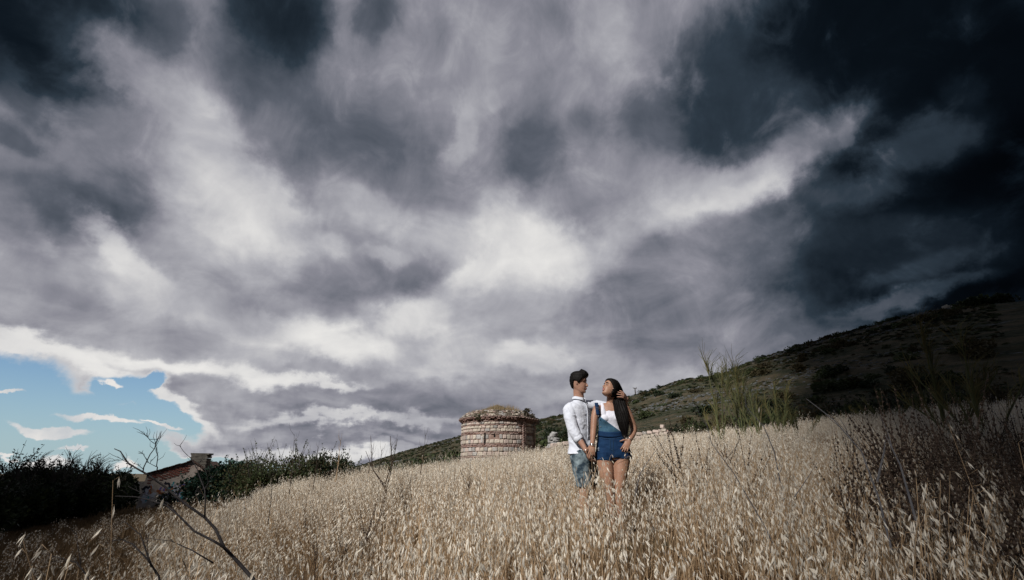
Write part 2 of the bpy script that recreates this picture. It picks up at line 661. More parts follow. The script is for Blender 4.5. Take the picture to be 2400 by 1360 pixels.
def fbm(x, y, oct_=4, seed=0):
    s = 0; a = .5
    for i in range(oct_):
        s = s + a * _vnoise(x * 2 ** i, y * 2 ** i, seed + i); a *= .5
    return s / (1 - .5 ** oct_) - .5


def ground_z(x, y):
    x = np.atleast_1d(np.asarray(x, float)); y = np.atleast_1d(np.asarray(y, float))
    r = np.hypot(x, y)
    k = np.minimum(1, 62 / np.maximum(r, 1e-6))
    xs, ys = x * k, y * k
    z = np.zeros(x.shape)
    z = _wt[_n] + _wt[_n + 1] * xs + _wt[_n + 2] * ys
    for i in range(_n):
        z = z + _wt[i] * _tps(np.hypot(xs - _CP[i, 0], ys - _CP[i, 1]))
    far = np.clip((r - 50) / 250, 0, 1)
    z = z * (1 - far) + (-5.0) * far
    z = z + fbm(x * .7, y * .7, 3, 5) * .07 * np.clip(r / 10, .3, 1) * (1 - far)
    return z


def gz(x, y):
    return float(ground_z([x], [y])[0])


# edge of the oat field on the left, x as a function of y
_ey = np.array([-5, 1.5, 2.5, 4.2, 8, 12.4, 16, 19.5, 24, 30, 34])
_ex = np.array([-1.6, -1.5, -1.75, -2.7, -4.6, -6.6, -6.9, -6.3, -6.0, -6.0, -6.0])


def in_field(x, y):
    r = np.hypot(x, y)
    return (x > np.interp(y, _ey, _ex) + fbm(x * .8, y * .8, 3, 9) * 1.2) & (r < 29 + fbm(x * .2, y * .2, 2, 3) * 2)


# ground sheet: polar mesh, finer in view
def polar(azs, rs):
    A, Rr = np.meshgrid(azs, rs, indexing='ij')
    x = Rr * np.sin(A); y = Rr * np.cos(A)
    na, nr = len(azs), len(rs)
    idx = np.arange(na * nr).reshape(na, nr)
    q = np.stack([idx[:-1, :-1], idx[1:, :-1], idx[1:, 1:], idx[:-1, 1:]], -1).reshape(-1, 4)
    return x.ravel(), y.ravel(), q


azs = np.radians(np.r_[np.arange(-180, -52, 3), np.arange(-52, 52, .5), np.arange(52, 181, 3)])
rs = np.r_[0.15, np.geomspace(.6, 70, 130), np.geomspace(75, 9000, 40)]
gx, gy, gq = polar(azs, rs)
gzz = ground_z(gx, gy)
ground_me = quad_mesh('ground', np.c_[gx, gy, gzz], gq[:, ::-1])
m_ground = mat('dry_earth', (.085, .060, .038), (.16, .115, .07), scale=3.5, bump=.03, bscale=20, col3=(.055, .05, .025), scale3=.6)
ground = mesh_obj('ground', ground_me, None, m_ground, True)
tag(ground, kind='structure')

# ------------------------------------------------------------------ hill
RIDGE = [  # px, py, horizontal range of the skyline
    (640, 1114, 520), (840, 1092, 420), (950, 1058, 350), (1020, 1038, 320), (1090, 1020, 290), (1280, 984, 250), (1400, 962, 235),
    (1480, 938, 220), (1560, 915, 205), (1600, 902, 200), (1700, 888, 190), (1760, 862, 185), (1830, 840, 182), (1900, 818, 180),
    (2050, 777, 175), (2120, 755, 172), (2200, 738, 170), (2300, 725, 168), (2400, 712, 165)]
_ra = []; _rt = []; _rr = []
for px, py, r_ in RIDGE:
    d = ray(px, py)
    _ra.append(math.atan2(d.x, d.y)); _rt.append(d.z / math.hypot(d.x, d.y)); _rr.append(r_)
_ra += [R(60), R(80), R(100), R(120)]; _rt += [.29, .27, .18, .0]; _rr += [165, 170, 180, 200]
_ra = np.array(_ra); _rt = np.array(_rt); _rr = np.array(_rr)


def hill_foot(a):
    return np.interp(a, np.radians([-30, -18, -5, 3, 12, 20, 35, 60, 120]), [300, 170, 95, 60, 44, 40, 38, 40, 60])


def hill_z(a, t):
    """a azimuth, t 0 at the foot .. 1 at the skyline .. beyond"""
    Rr = np.interp(a, _ra, _rr); T = np.interp(a, _ra, _rt); r0 = hill_foot(a)
    r = r0 + (Rr - r0) * t
    z0 = ground_z(r0 * np.sin(a), r0 * np.cos(a)) - .6
    zt = Rr * T
    tt = np.clip(t, 0, 1)
    s = .55 * tt + .45 * np.sin(tt * math.pi / 2) ** 1.3
    z = z0 + (zt - z0) * s
    over = np.clip(t - 1, 0, 9)
    z = z - over * over * (Rr - r0) * .6 - over * 2
    x = r * np.sin(a); y = r * np.cos(a)
    amp = np.clip((zt - z0) / 30, .05, 1) * np.clip(t * 4, 0, 1)
    z = z + amp * (fbm(x * .02, y * .02, 3, 1) * 3.0 + fbm(x * .09, y * .09, 3, 2) * 1.6 + fbm(x * .35, y * .35, 3, 3) * .55) * np.where(t > .93, .35, 1)
    # worn terraces along the slope
    z = z + amp * .5 * np.abs(((z * .33 + fbm(x * .05, y * .05, 2, 8) * 2) % 1.0) - .5)
    return r, z


ha = np.radians(np.r_[np.arange(-26, 48, .22), np.arange(48, 120, 1.5)])
ht = np.r_[np.linspace(-.02, 1.0, 150), np.linspace(1.01, 1.6, 22)]
HA, HT = np.meshgrid(ha, ht, indexing='ij')
hr, hz = hill_z(HA.ravel(), HT.ravel())
hidx = np.arange(HA.size).reshape(HA.shape)
hq = np.stack([hidx[:-1, :-1], hidx[:-1, 1:], hidx[1:, 1:], hidx[1:, :-1]], -1).reshape(-1, 4)
hill_me = quad_mesh('hill', np.c_[hr * np.sin(HA.ravel()), hr * np.cos(HA.ravel()), hz], hq)


def hill_material():
    m = bpy.data.materials.new('hill_slope'); m.use_nodes = True
    nt = m.node_tree; n = nt.nodes; l = nt.links; bs = n['Principled BSDF']
    bs.inputs['Roughness'].default_value = .95; bs.inputs['Specular IOR Level'].default_value = .1
    tcn = n.new('ShaderNodeTexCoord')
    def noise(scale, st=(1, 1, 1), det=6, rough=.6):
        mp = n.new('ShaderNodeMapping'); mp.inputs['Scale'].default_value = st; l.new(tcn.outputs['Object'], mp.inputs[0])
        z = n.new('ShaderNodeTexNoise'); z.inputs['Scale'].default_value = scale; z.inputs['Detail'].default_value = det
        z.inputs['Roughness'].default_value = rough
        l.new(mp.outputs[0], z.inputs['Vector']); return z.outputs['Fac']
    def rampf(f, a, b):
        r = n.new('ShaderNodeMapRange'); r.inputs['From Min'].default_value = a; r.inputs['From Max'].default_value = b
        r.interpolation_type = 'SMOOTHSTEP'
        l.new(f, r.inputs['Value']); return r.outputs[0]
    def mix(f, a, b):
        x = n.new('ShaderNodeMix'); x.data_type = 'RGBA'; l.new(f, x.inputs[0])
        for i, v in ((6, a), (7, b)):
            if isinstance(v, tuple): x.inputs[i].default_value = (*v, 1)
            else: l.new(v, x.inputs[i])
        return x.outputs[2]
    grass = mix(rampf(noise(.5), .4, .6), (.085, .068, .044), (.052, .046, .028))
    olive = mix(rampf(noise(1.2), .4, .6), (.024, .029, .017), (.045, .045, .027))
    c = mix(rampf(noise(.10, (1, 1, 7), 7, .70), .44, .54), olive, grass)
    rock = mix(rampf(noise(2.5, det=8), .4, .6), (.05, .055, .06), (.15, .155, .16))
    c = mix(rampf(noise(.14, (1, 1, 9), 8, .75), .58, .66), c, rock)
    l.new(c, bs.inputs['Base Color'])
    bp = n.new('ShaderNodeBump'); bp.inputs['Distance'].default_value = .35
    l.new(noise(1.6, det=8, rough=.7), bp.inputs['Height']); l.new(bp.outputs[0], bs.inputs['Normal'])
    return m


hill = mesh_obj('hill', hill_me, None, hill_material(), True)
tag(hill, kind='structure')


def hill_pt(a, t):
    r, z = hill_z(np.array([a]), np.array([t]))
    return Vector((float(r[0]) * math.sin(a), float(r[0]) * math.cos(a), float(z[0])))


# ------------------------------------------------------------------ scattering (geometry nodes)
def scatter(name, sources, pts, rots, scales, idx, kind='stuff', cat=None, label=None):
    """one object that instances the source meshes on points"""
    lib = bpy.data.collections.new(name + '_sources')
    for i, me in enumerate(sources):
        so = bpy.data.objects.new('%s_source_%02d' % (name, i), me)
        lib.objects.link(so)
    me = bpy.data.meshes.new(name)
    n_ = len(pts)
    me.vertices.add(n_)
    me.vertices.foreach_set('co', np.asarray(pts, dtype=np.float32).ravel())
    for nm, typ, key, arr in (('rot', 'FLOAT_VECTOR', 'vector', rots), ('scl', 'FLOAT_VECTOR', 'vector', scales), ('pick', 'INT', 'value', idx)):
        at = me.attributes.new(nm, typ, 'POINT')
        at.data.foreach_set(key, np.asarray(arr, dtype=np.int32 if typ == 'INT' else np.float32).ravel())
    o = bpy.data.objects.new(name, me); C.objects.link(o)
    ng = bpy.data.node_groups.new(name, 'GeometryNodeTree')
    ng.interface.new_socket('Geometry', in_out='INPUT', socket_type='NodeSocketGeometry')
    ng.interface.new_socket('Geometry', in_out='OUTPUT', socket_type='NodeSocketGeometry')
    N = ng.nodes; L = ng.links
    gi = N.new('NodeGroupInput'); go = N.new('NodeGroupOutput')
    ci = N.new('GeometryNodeCollectionInfo'); ci.inputs['Collection'].default_value = lib
    ci.inputs['Separate Children'].default_value = True; ci.inputs['Reset Children'].default_value = True
    ip = N.new('GeometryNodeInstanceOnPoints'); ip.inputs['Pick Instance'].default_value = True
    def attr(nm, dt):
        a = N.new('GeometryNodeInputNamedAttribute'); a.data_type = dt; a.inputs['Name'].default_value = nm
        return a.outputs['Attribute']
    L.new(gi.outputs[0], ip.inputs['Points']); L.new(ci.outputs[0], ip.inputs['Instance'])
    L.new(attr('pick', 'INT'), ip.inputs['Instance Index'])
    er = N.new('FunctionNodeEulerToRotation'); L.new(attr('rot', 'FLOAT_VECTOR'), er.inputs[0])
    L.new(er.outputs[0], ip.inputs['Rotation'])
    L.new(attr('scl', 'FLOAT_VECTOR'), ip.inputs['Scale'])
    L.new(ip.outputs[0], go.inputs[0])
    md = o.modifiers.new('scatter', 'NODES'); md.node_group = ng
    tag(o, label, cat, kind=kind)
    return o

# ------------------------------------------------------------------ added cloud sheets out of view, cut to darken both sides of the field
def storm_cloud(name, side, label):
    nr_, na_ = 46, 34
    rr_ = np.r_[.2, np.geomspace(1.2, 420, nr_ - 1)]
    lo = np.zeros((nr_, na_, 3)); hi = np.zeros((nr_, na_, 3))
    for i, r_ in enumerate(rr_):
        for j in range(na_):
            u_ = j / (na_ - 1)
            frng = (fbm(np.array([math.log(r_ + 1) * 3.3 + side * 7]), np.array([.5]), 4, 77)[0]) * R(9)
            a = side * (R(EDGE[side]) + frng + u_ * R(146))
            gx_, gy_ = r_ * math.sin(a) + OFF[side], r_ * math.cos(a)
            t = 70 + r_ * 2.1
            p = np.array([gx_, gy_, -1 + .04 * r_]) + np.array(SUN) * t
            n_ = fbm(np.array([p[0] * .03]), np.array([p[1] * .03]), 4, 88)[0]
            thick = min(4 + .05 * t, .3 + .10 * r_ * (1 + 4 * u_)) * (math.sin(math.pi * min(1, u_ * 3 + .03) / 2) if u_ < .33 else 1)
            lo[i, j] = p + np.array([0, 0, n_ * .10 * t * min(1, u_ * 4) * min(1, r_ / 40)])
            hi[i, j] = lo[i, j] + np.array([0, 0, thick * (1 + n_)])
    idx = np.arange(nr_ * na_).reshape(nr_, na_); N_ = nr_ * na_
    q1 = np.stack([idx[:-1, :-1], idx[1:, :-1], idx[1:, 1:], idx[:-1, 1:]], -1).reshape(-1, 4)
    q2 = q1[:, ::-1] + N_
    ring = list(idx[0, :]) + list(idx[1:, -1]) + list(idx[-1, -2::-1]) + list(idx[-2:0:-1, 0])
    q3 = np.array([[ring[k], ring[(k + 1) % len(ring)], ring[(k + 1) % len(ring)] + N_, ring[k] + N_] for k in range(len(ring))])
    me = quad_mesh(name, np.r_[lo.reshape(-1, 3), hi.reshape(-1, 3)], np.r_[q1, q2, q3])
    o_ = mesh_obj(name, me, None, m_cloud, True)
    tag(o_, kind='structure')
    return o_


EDGE = {1: 28.5, -1: 32.0}
OFF = {1: .35, -1: -.40}
m_cloud = mat('storm_cloud', (.22, .23, .25), (.40, .41, .43), scale=.05, rough=1, spec=0)
storm_cloud('cloud', 1, '')  # unseen sheet added to shade the right of the field
storm_cloud('cloud', -1, '')  # unseen sheet added to shade the left of the field

# ------------------------------------------------------------------ wild oats
m_stem = mat('oat_straw', (.36, .245, .145), (.50, .37, .235), scale=3, rough=.7, translucent=.25, objrand=.25)
m_husk = mat('oat_husk', (.72, .65, .53), (.86, .81, .72), scale=5, rough=.6, translucent=.38, objrand=.2)
m_blade = mat('dry_blade', (.15, .09, .045), (.28, .18, .095), scale=3, rough=.8, translucent=.3, objrand=.3)


def spikelet(g, p, d, L, lod):
    """two papery husks opening from one point"""
    d = d.normalized()
    a = d.cross(Vector((random.uniform(-1, 1), random.uniform(-1, 1), .3))).normalized()
    w = L * random.uniform(.085, .145)
    if lod == 2:
        m_ = p + d * L * .4
        g.face([p, m_ + a * w * 1.3, p + d * L, m_ - a * w * 1.3], 1)
        return
    for sgn in (-1, 1):
        dd = (d + a * sgn * random.uniform(.06, .24)).normalized()
        g.leaf(p, dd, L * random.uniform(.9, 1.05), w, 1, roll=random.uniform(0, 6.3), bend=.05)
    if lod == 0 and random.random() < .5:
        g.face([p + d * L * .6, p + d * L * 1.5 + a * .004, p + d * L * .6 + a * .0012], 0)


def oat_stalk(g, x, y, h, lean, lod):
    ang = random.uniform(-.5, .5)
    dx, dy = math.cos(ang) * lean, math.sin(ang) * lean
    ns = 5 if lod == 0 else 3
    pts = []
    for i in range(ns + 1):
        t = i / ns
        pts.append(Vector((x + dx * t * t * h, y + dy * t * t * h, h * t * (1 - .12 * lean * t))))
    r0 = (.0026 if lod == 0 else .0026) * random.uniform(.8, 1.3)
    g.tube(pts, [r0 * (1 - .6 * i / ns) for i in range(ns + 1)], 3, 0, cap=False)
    # panicle: drooping spikelets on hair-thin stalks
    top = pts[-1]; k = (random.randint(5, 10) if lod == 0 else random.randint(7, 13)) if lod < 2 else random.randint(4, 7)
    L0 = (.031, .033, .040)[lod]
    for i in range(k):
        t = 1 - (i / k) * random.uniform(.34, .46)
        f = t * ns; j = min(int(f), ns - 1); q = pts[j].lerp(pts[j + 1], f - j)
        th = random.uniform(0, 6.28); out = random.uniform(.012, .05) * (1.4 - t + .4)
        e = q + Vector((math.cos(th) * out + lean * .02, math.sin(th) * out, random.uniform(-.005, .02)))
        if lod == 0:
            g.face([q, e, e + Vector((0, 0, .0013))], 0)
        dr = Vector((math.cos(th) * .35 + lean * .7, math.sin(th) * .35, -random.uniform(.3, 1.0)))
        spikelet(g, e, dr, L0 * random.uniform(.75, 1.25), lod)


def blade(g, x, y, h, m_=2):
    th = random.uniform(0, 6.28); b = random.uniform(.1, .6) * h
    c, s_ = math.cos(th), math.sin(th); w = random.uniform(.0015, .0035)
    p0 = Vector((x, y, 0)); p1 = Vector((x + c * b * .25, y + s_ * b * .25, h * .6)); p2 = Vector((x + c * b, y + s_ * b, h * random.uniform(.7, 1)))
    n_ = Vector((-s_, c, 0)) * w
    g.face([p0 - n_, p0 + n_, p1 + n_, p1 - n_], m_)
    g.face([p1 - n_, p1 + n_, p2], m_)


def oat_clump(lod, radius, count, hmin, hmax, blades, lean):
    g = Geo()
    for i in range(count):
        a = random.uniform(0, 6.28); r_ = radius * math.sqrt(random.random())
        oat_stalk(g, math.cos(a) * r_, math.sin(a) * r_, random.uniform(hmin, hmax), abs(random.gauss(lean, .12)), lod)
    for i in range(blades):
        a = random.uniform(0, 6.28); r_ = radius * math.sqrt(random.random())
        blade(g, math.cos(a) * r_, math.sin(a) * r_, random.uniform(.15, .5) * (1 if lod < 2 else .8))
    return g.build('oat_clump', [m_stem, m_husk, m_blade], link=False)


near_src = [oat_clump(0, .24, 11, .44, .74, 26, .16 + .05 * i % .2) for i in range(10)]
mid_src = [oat_clump(1, .26, 14, .38, .64, 20, .2) for i in range(6)]
far_src = [oat_clump(2, .45, 34, .40, .60, 24, .2) for i in range(5)]


def ring_pts(n_, r0, r1, a0=-50, a1=50):
    r_ = np.sqrt(rng.uniform(r0 * r0, r1 * r1, n_)); a = np.radians(rng.uniform(a0, a1, n_))
    return r_ * np.sin(a), r_ * np.cos(a)


def oats(name, src, n_, r0, r1, sc, a0=-50, a1=50, keep=None):
    x, y = ring_pts(n_, r0, r1, a0, a1)
    k = in_field(x, y)
    # keep clear of the round hut and the two people's shoes
    k &= np.hypot(x - TOWER_C[0], y - TOWER_C[1]) > 2.6
    k &= (np.hypot(x - 1.03, y - 5.9) > .27) & (np.hypot(x - 1.35, y - 5.75) > .2)
    # trodden stalks in front of the couple
    k &= ~((np.abs(x - 1.22) < .36) & (y > 5.0) & (y < 5.9) & (rng.uniform(0, 1, n_) < .62))
    # thin patches
    k &= rng.uniform(0, 1, n_) < np.clip(.62 + fbm(x * 1.1, y * 1.1, 3, 12) * 2.2, .22, 1)
    x, y = x[k], y[k]; m_ = len(x)
    z = ground_z(x, y) - .01
    lean_dir = np.where(x > 1.2, -.25, np.where(x < -.8, math.pi + .3, 0)) + rng.normal(0, .75, m_) * np.where(np.abs(x) > 1.2, 1, 2.2)
    rot = np.c_[rng.normal(0, .06, m_), rng.normal(.03, .06, m_), lean_dir]
    hs = sc * np.interp(np.hypot(x, y), [2, 3.5, 5.5], [1.4, 1.25, 1.0]) * (1 + fbm(x * .45, y * .45, 3, 21) * .85) * rng.uniform(.85, 1.15, m_)
    scl = np.c_[np.full(m_, sc), np.full(m_, sc), hs]
    return scatter(name, src, np.c_[x, y, z], rot, scl, rng.integers(0, len(src), m_))


_t = H(1164, 1072, 28.6)
TOWER_C = (_t.x, _t.y)
TOWER_R = 1.92

oats('wild_oats', near_src, 1900, 1.5, 9.0, 1.0)
oats('wild_oats', mid_src, 3900, 8.5, 17.0, 1.0)
oats('wild_oats', far_src, 4200, 16.0, 33.0, 1.0)


# single tall stalks that break the even top of the field
tall_src = [oat_clump(0, .12, 2, .72, .92, 2, .25) for i in range(5)]
oats('wild_oats', tall_src, 260, 2.0, 9.0, 1.0)
oats('wild_oats', [oat_clump(1, .15, 3, .66, .86, 2, .25) for i in range(4)], 1500, 9.0, 30.0, 1.0)

# short dry grass on the mown ground to the left and on the bare strips
m_short = mat('short_dry_grass', (.12, .075, .036), (.20, .13, .07), scale=3, rough=.9, translucent=.2, objrand=.4)


def tuft(radius, count, hmax):
    g = Geo()
    for i in range(count):
        a = random.uniform(0, 6.28); r_ = radius * math.sqrt(random.random())
        blade(g, math.cos(a) * r_, math.sin(a) * r_, random.uniform(.03, hmax), 0)
    return g.build('grass_tuft', [m_short], link=False)


tuft_src = [tuft(.16, 60, .12) for i in range(4)] + [tuft(.14, 40, .22) for i in range(2)]
x, y = ring_pts(9000, 3.0, 24.0, -62, -8)
x2, y2 = ring_pts(7000, 24.0, 60.0, -58, 10)
x = np.r_[x, x2]; y = np.r_[y, y2]
k = ~in_field(x, y)
x, y = x[k], y[k]; n_ = len(x)
far_s = np.where(np.hypot(x, y) > 24, 1.7, 1.0)
scatter('short_grass', tuft_src, np.c_[x, y, ground_z(x, y)], np.c_[rng.normal(0, .1, n_), rng.normal(0, .1, n_), rng.uniform(0, 6.28, n_)],
        np.repeat((rng.uniform(.7, 1.3, n_) * far_s)[:, None], 3, 1), rng.integers(0, len(tuft_src), n_))
# dry grass strip between the field and the foot of the hill
x, y = ring_pts(5000, 29.0, 48.0, -10, 52)
n_ = len(x)
scatter('short_grass', tuft_src, np.c_[x, y, ground_z(x, y)], np.c_[rng.normal(0, .1, n_), rng.normal(0, .1, n_), rng.uniform(0, 6.28, n_)],
        np.repeat(rng.uniform(1.5, 2.6, n_)[:, None], 3, 1), rng.integers(0, len(tuft_src), n_))
# scattered oats straying over the mown ground
x, y = ring_pts(900, 2.2, 16.0, -50, -14)
k = ~in_field(x, y) & (rng.uniform(0, 1, 900) < np.clip(1.25 - (np.interp(y, _ey, _ex) - x) / 3.5, .06, 1))
k &= np.hypot(x, y) > 2.6
x, y = x[k], y[k]; n_ = len(x)
stray = [oat_clump(0, .10, 3, .3, .5, 6, .3) for i in range(4)]
scatter('stray_oats', stray, np.c_[x, y, ground_z(x, y)], np.c_[rng.normal(0, .15, n_), rng.normal(0, .15, n_), rng.uniform(0, 6.28, n_)],
        np.repeat(rng.uniform(.7, 1.1, n_)[:, None], 3, 1), rng.integers(0, len(stray), n_))

# ------------------------------------------------------------------ round stone hut
m_mortar = mat('crumbled_mortar', (.20, .13, .105), (.32, .23, .195), scale=6, bump=.02, bscale=30)
m_stones = [mat('pale_limestone', (.40, .34, .28), (.52, .46, .39), scale=6, bump=.012, bscale=25, objrand=.22),
            mat('pinkish_limestone', (.38, .30, .26), (.47, .39, .345), scale=6, bump=.012, bscale=25, objrand=.22),
            mat('grey_limestone', (.28, .26, .24), (.40, .38, .36), scale=6, bump=.012, bscale=25, objrand=.22)]
m_brick = mat('old_red_brick', (.20, .11, .09), (.31, .215, .185), scale=9, bump=.01, bscale=30, objrand=.2)
m_brick2 = mat('weathered_brick', (.25, .17, .145), (.35, .27, .24), scale=9, bump=.01, bscale=30, objrand=.2)
m_rubble = mat('roof_rubble', (.085, .068, .05), (.19, .16, .13), scale=7, bump=.02, bscale=25)
m_dark = mat('dark_opening', (.008, .007, .007))
m_lichen = mat('earth_roof', (.07, .056, .036), (.13, .105, .07), scale=5, bump=.03)
m_dryclump = mat('roof_grass', (.24, .17, .09), (.34, .26, .15), scale=5, translucent=.2)
m_leaf_olive = mat('olive_leaf', (.035, .048, .018), (.06, .075, .03), scale=5, rough=.7, translucent=.25, objrand=.2)
m_leaf_dark = mat('dark_leaf', (.012, .020, .010), (.028, .040, .018), scale=5, rough=.6, translucent=.15, objrand=.25)
m_leaf_teal = mat('bluish_leaf', (.015, .040, .028), (.032, .07, .048), scale=5, rough=.6, translucent=.2, objrand=.2)
m_leaf_brown = mat('brown_scrub_leaf', (.045, .036, .018), (.085, .07, .035), scale=5, rough=.8, translucent=.2, objrand=.25)
m_bark = mat('grey_bark', (.05, .042, .036), (.09, .08, .07), scale=20, bump=.004)

tx, ty = TOWER_C
tz = gz(tx, ty) - .3
hut = empty('stone_hut', (tx, ty, tz), 'round ruined stone hut with red brick bands and dry grass growing on its domed roof', 'ruin')
face_dir = math.atan2(-ty, -tx)             # from the hut towards the camera
top_pt = H(1177, 985, 26.6)
WH = top_pt.z - tz                          # wall height to the cornice
# plan: an arc from the far left round the front to a brick corner, then a straight return wall to the right
CORNER = .82                                # radians to the right of the facing direction


def plan(s):
    """s in metres along the plan, 0 at the facing direction, positive to the right. returns (x, y, nx, ny)"""
    smax = CORNER * TOWER_R
    if s <= smax:
        a = face_dir + s / TOWER_R
        return TOWER_R * math.cos(a), TOWER_R * math.sin(a), math.cos(a), math.sin(a)
    a = face_dir + CORNER
    px_, py_ = TOWER_R * math.cos(a), TOWER_R * math.sin(a)
    b = face_dir + CORNER + .18
    nx, ny = math.cos(b), math.sin(b)
    tx_, ty_ = -ny, nx
    d = s - smax
    return px_ + tx_ * d + nx * .0, py_ + ty_ * d, nx, ny


S0, S1 = -math.pi * TOWER_R * .95, CORNER * TOWER_R + 1.15
# core wall
g = Geo()
ss = np.linspace(S0, S1, 60)
nb = 2
ring = []
for s_ in ss:
    px_, py_, nx, ny = plan(s_)
    ring.append((px_ + nx * .025, py_ + ny * .025))
# close the plan behind
slit_s = -.62; slit_w = .085; slit_z0, slit_z1 = H(1139, 1041, 26.5).z - tz, H(1139, 1014, 26.5).z - tz
vs = []; fs = []
zs = [-.4, 0, WH * .3, WH * .6, WH]
for z in zs:
    for (a_, b_) in ring: vs.append((a_, b_, z))
nr_ = len(ring)
for j in range(len(zs) - 1):
    for i in range(nr_):
        fs.append((j * nr_ + i, j * nr_ + (i + 1) % nr_, (j + 1) * nr_ + (i + 1) % nr_, (j + 1) * nr_ + i))
fs.append(tuple(range((len(zs) - 1) * nr_, len(zs) * nr_)))
core = mesh_obj('wall', make_mesh('wall', vs, fs), hut, m_mortar)


def stone_mesh(seed, sx=1, sy=1, sz=1):
    """an irregular rounded block in a unit box, 44 faces or so"""
    r_ = random.Random(seed)
    import bmesh
    bm = bmesh.new()
    bmesh.ops.create_cube(bm, size=1)
    bmesh.ops.bevel(bm, geom=bm.edges[:], offset=.16, segments=1, profile=.6, affect='EDGES')
    for v in bm.verts:
        v.co += Vector((r_.uniform(-.05, .05), r_.uniform(-.05, .05), r_.uniform(-.05, .05)))
    me = bpy.data.meshes.new('stone')
    bm.to_mesh(me); bm.free()
    return me


stone_variants = []
for mi, mm in enumerate(m_stones):
    for k_ in range(4):
        me = stone_mesh(mi * 10 + k_); me.materials.append(mm); stone_variants.append(me)
brick_me = [stone_mesh(90 + k_) for k_ in range(3)]
for me in brick_me: me.materials.append(m_brick)
brick2_me = [stone_mesh(95 + k_) for k_ in range(3)]
for me in brick2_me: me.materials.append(m_brick2)


def merged(name, items, mats, parent, kind='stuff', seeds=4, base_loc=None):
    """join many blocks: items are (matrix, slot)"""
    g_ = Geo()
    src = [stone_mesh(300 + i) for i in range(seeds)]
    data = []
    for me in src:
        data.append(([v.co.copy() for v in me.vertices], [tuple(p.vertices) for p in me.polygons]))
        bpy.data.meshes.remove(me)
    for i, (M_, slot) in enumerate(items):
        v_, f_ = data[i % seeds]; b_ = len(g_.v)
        g_.v += [M_ @ v for v in v_]
        g_.f += [tuple(b_ + q for q in f) for f in f_]; g_.m += [slot] * len(f_)
    o_ = g_.build(name, mats, parent)
    if kind: o_['kind'] = kind
    return o_


def place_on_plan(s, z, L, Hh, D, proud=0.0, tilt=0.0):
    px_, py_, nx, ny = plan(s)
    M_ = Matrix(((-ny, nx, 0, px_ + nx * proud), (nx, ny, 0, py_ + ny * proud), (0, 0, 1, z), (0, 0, 0, 1)))
    return M_ @ Matrix.Rotation(tilt, 4, 'Y') @ Matrix.Diagonal((L, D, Hh, 1))


rr = random.Random(3)
rel = [  # from the bottom: ('s' stone | 'b' brick courses, height)
    ('s', .25), ('s', .22), ('b', .07), ('s', .20), ('s', .20), ('b', .06), ('s', .16), ('s', .17), ('b', .07), ('b', .06), ('s', .16), ('s', .19),
    ('b', .055), ('b', .05), ('s', .12), ('s', .115), ('b', .05), ('s', .09), ('b', .05)]
tot = sum(h_ for _, h_ in rel)
k_h = WH / tot
z = 0.0
n_st = 0; rest = []; bricks = []
visible = []
for kind_, h_ in rel:
    h_ *= k_h
    zc = z + h_ / 2
    s = S0 + rr.uniform(0, .1)
    while s < S1:
        if kind_ == 's':
            L = rr.uniform(.14, .34) * (.8 if h_ < .15 else 1)
            hh = h_ * rr.uniform(.84, .96)
        else:
            L = rr.uniform(.20, .32); hh = h_ * .72
        c_ = s + L / 2
        in_slit = abs(c_ - slit_s) < (slit_w / 2 + L / 2) and slit_z0 < zc < slit_z1
        in_hole = abs(c_ + .02 - (-.12)) < L / 2 + .05 and abs(zc - WH * .745) < h_ * .5 and kind_ == 's'
        near_corner = abs(c_ - CORNER * TOWER_R) < .14
        if in_slit:
            # shorten the neighbours so that only the slit stays open
            if c_ < slit_s: c_, L2 = (s + (slit_s - slit_w / 2)) / 2, (slit_s - slit_w / 2) - s
            else: c_, L2 = (s + L + slit_s + slit_w / 2) / 2, (s + L) - (slit_s + slit_w / 2)
            if L2 > .05:
                M_ = place_on_plan(c_, zc, L2 * .95, hh, .16, rr.uniform(-.02, .01))
                (visible if kind_ == 's' else bricks).append((M_, rr.randrange(3) if kind_ == 's' else rr.randrange(2)))
        elif in_hole or near_corner:
            pass
        else:
            M_ = place_on_plan(c_, zc + rr.uniform(-.006, .006), L * .95, hh, .16, rr.uniform(-.028, .012), rr.uniform(-.03, .03))
            if kind_ == 's':
                (visible if -1.42 * TOWER_R < c_ and rr.random() > .02 and zc > .35 else rest).append((M_, rr.choice([0, 0, 1, 1, 2]) if zc > WH * .3 else rr.choice([1, 1, 1, 0])))
            elif rr.random() > .06:
                bricks.append((M_, rr.randrange(2)))
        s += L
    z += h_
if len(visible) > 296:
    rest += visible[296:]; visible = visible[:296]
for M_, slot in visible:
    me = stone_variants[slot * 4 + rr.randrange(4)]
    o = bpy.data.objects.new('stone', me); C.objects.link(o); o.parent = hut
    o.matrix_local = M_
merged('rear_stones', rest, m_stones, hut)
# brick corner pier
for i in range(int(WH / .062)):
    zc = .03 + i * .062
    for q in (-.5, .5):
        w_ = .13 if i % 2 else .19
        M_ = place_on_plan(CORNER * TOWER_R + q * .13, zc, w_, .048, .22, .03 + rr.uniform(-.01, .012), rr.uniform(-.02, .02))
        bricks.append((M_, rr.choice([0, 1, 1])))
for i in range(int(WH / .075)):          # ragged brick end of the return wall
    M_ = place_on_plan(S1 - rr.uniform(0, .10), .03 + i * .075, rr.uniform(.14, .26), .05, .30, rr.uniform(-.02, .05), rr.uniform(-.04, .04))
    bricks.append((M_, rr.choice([0, 1, 1])))
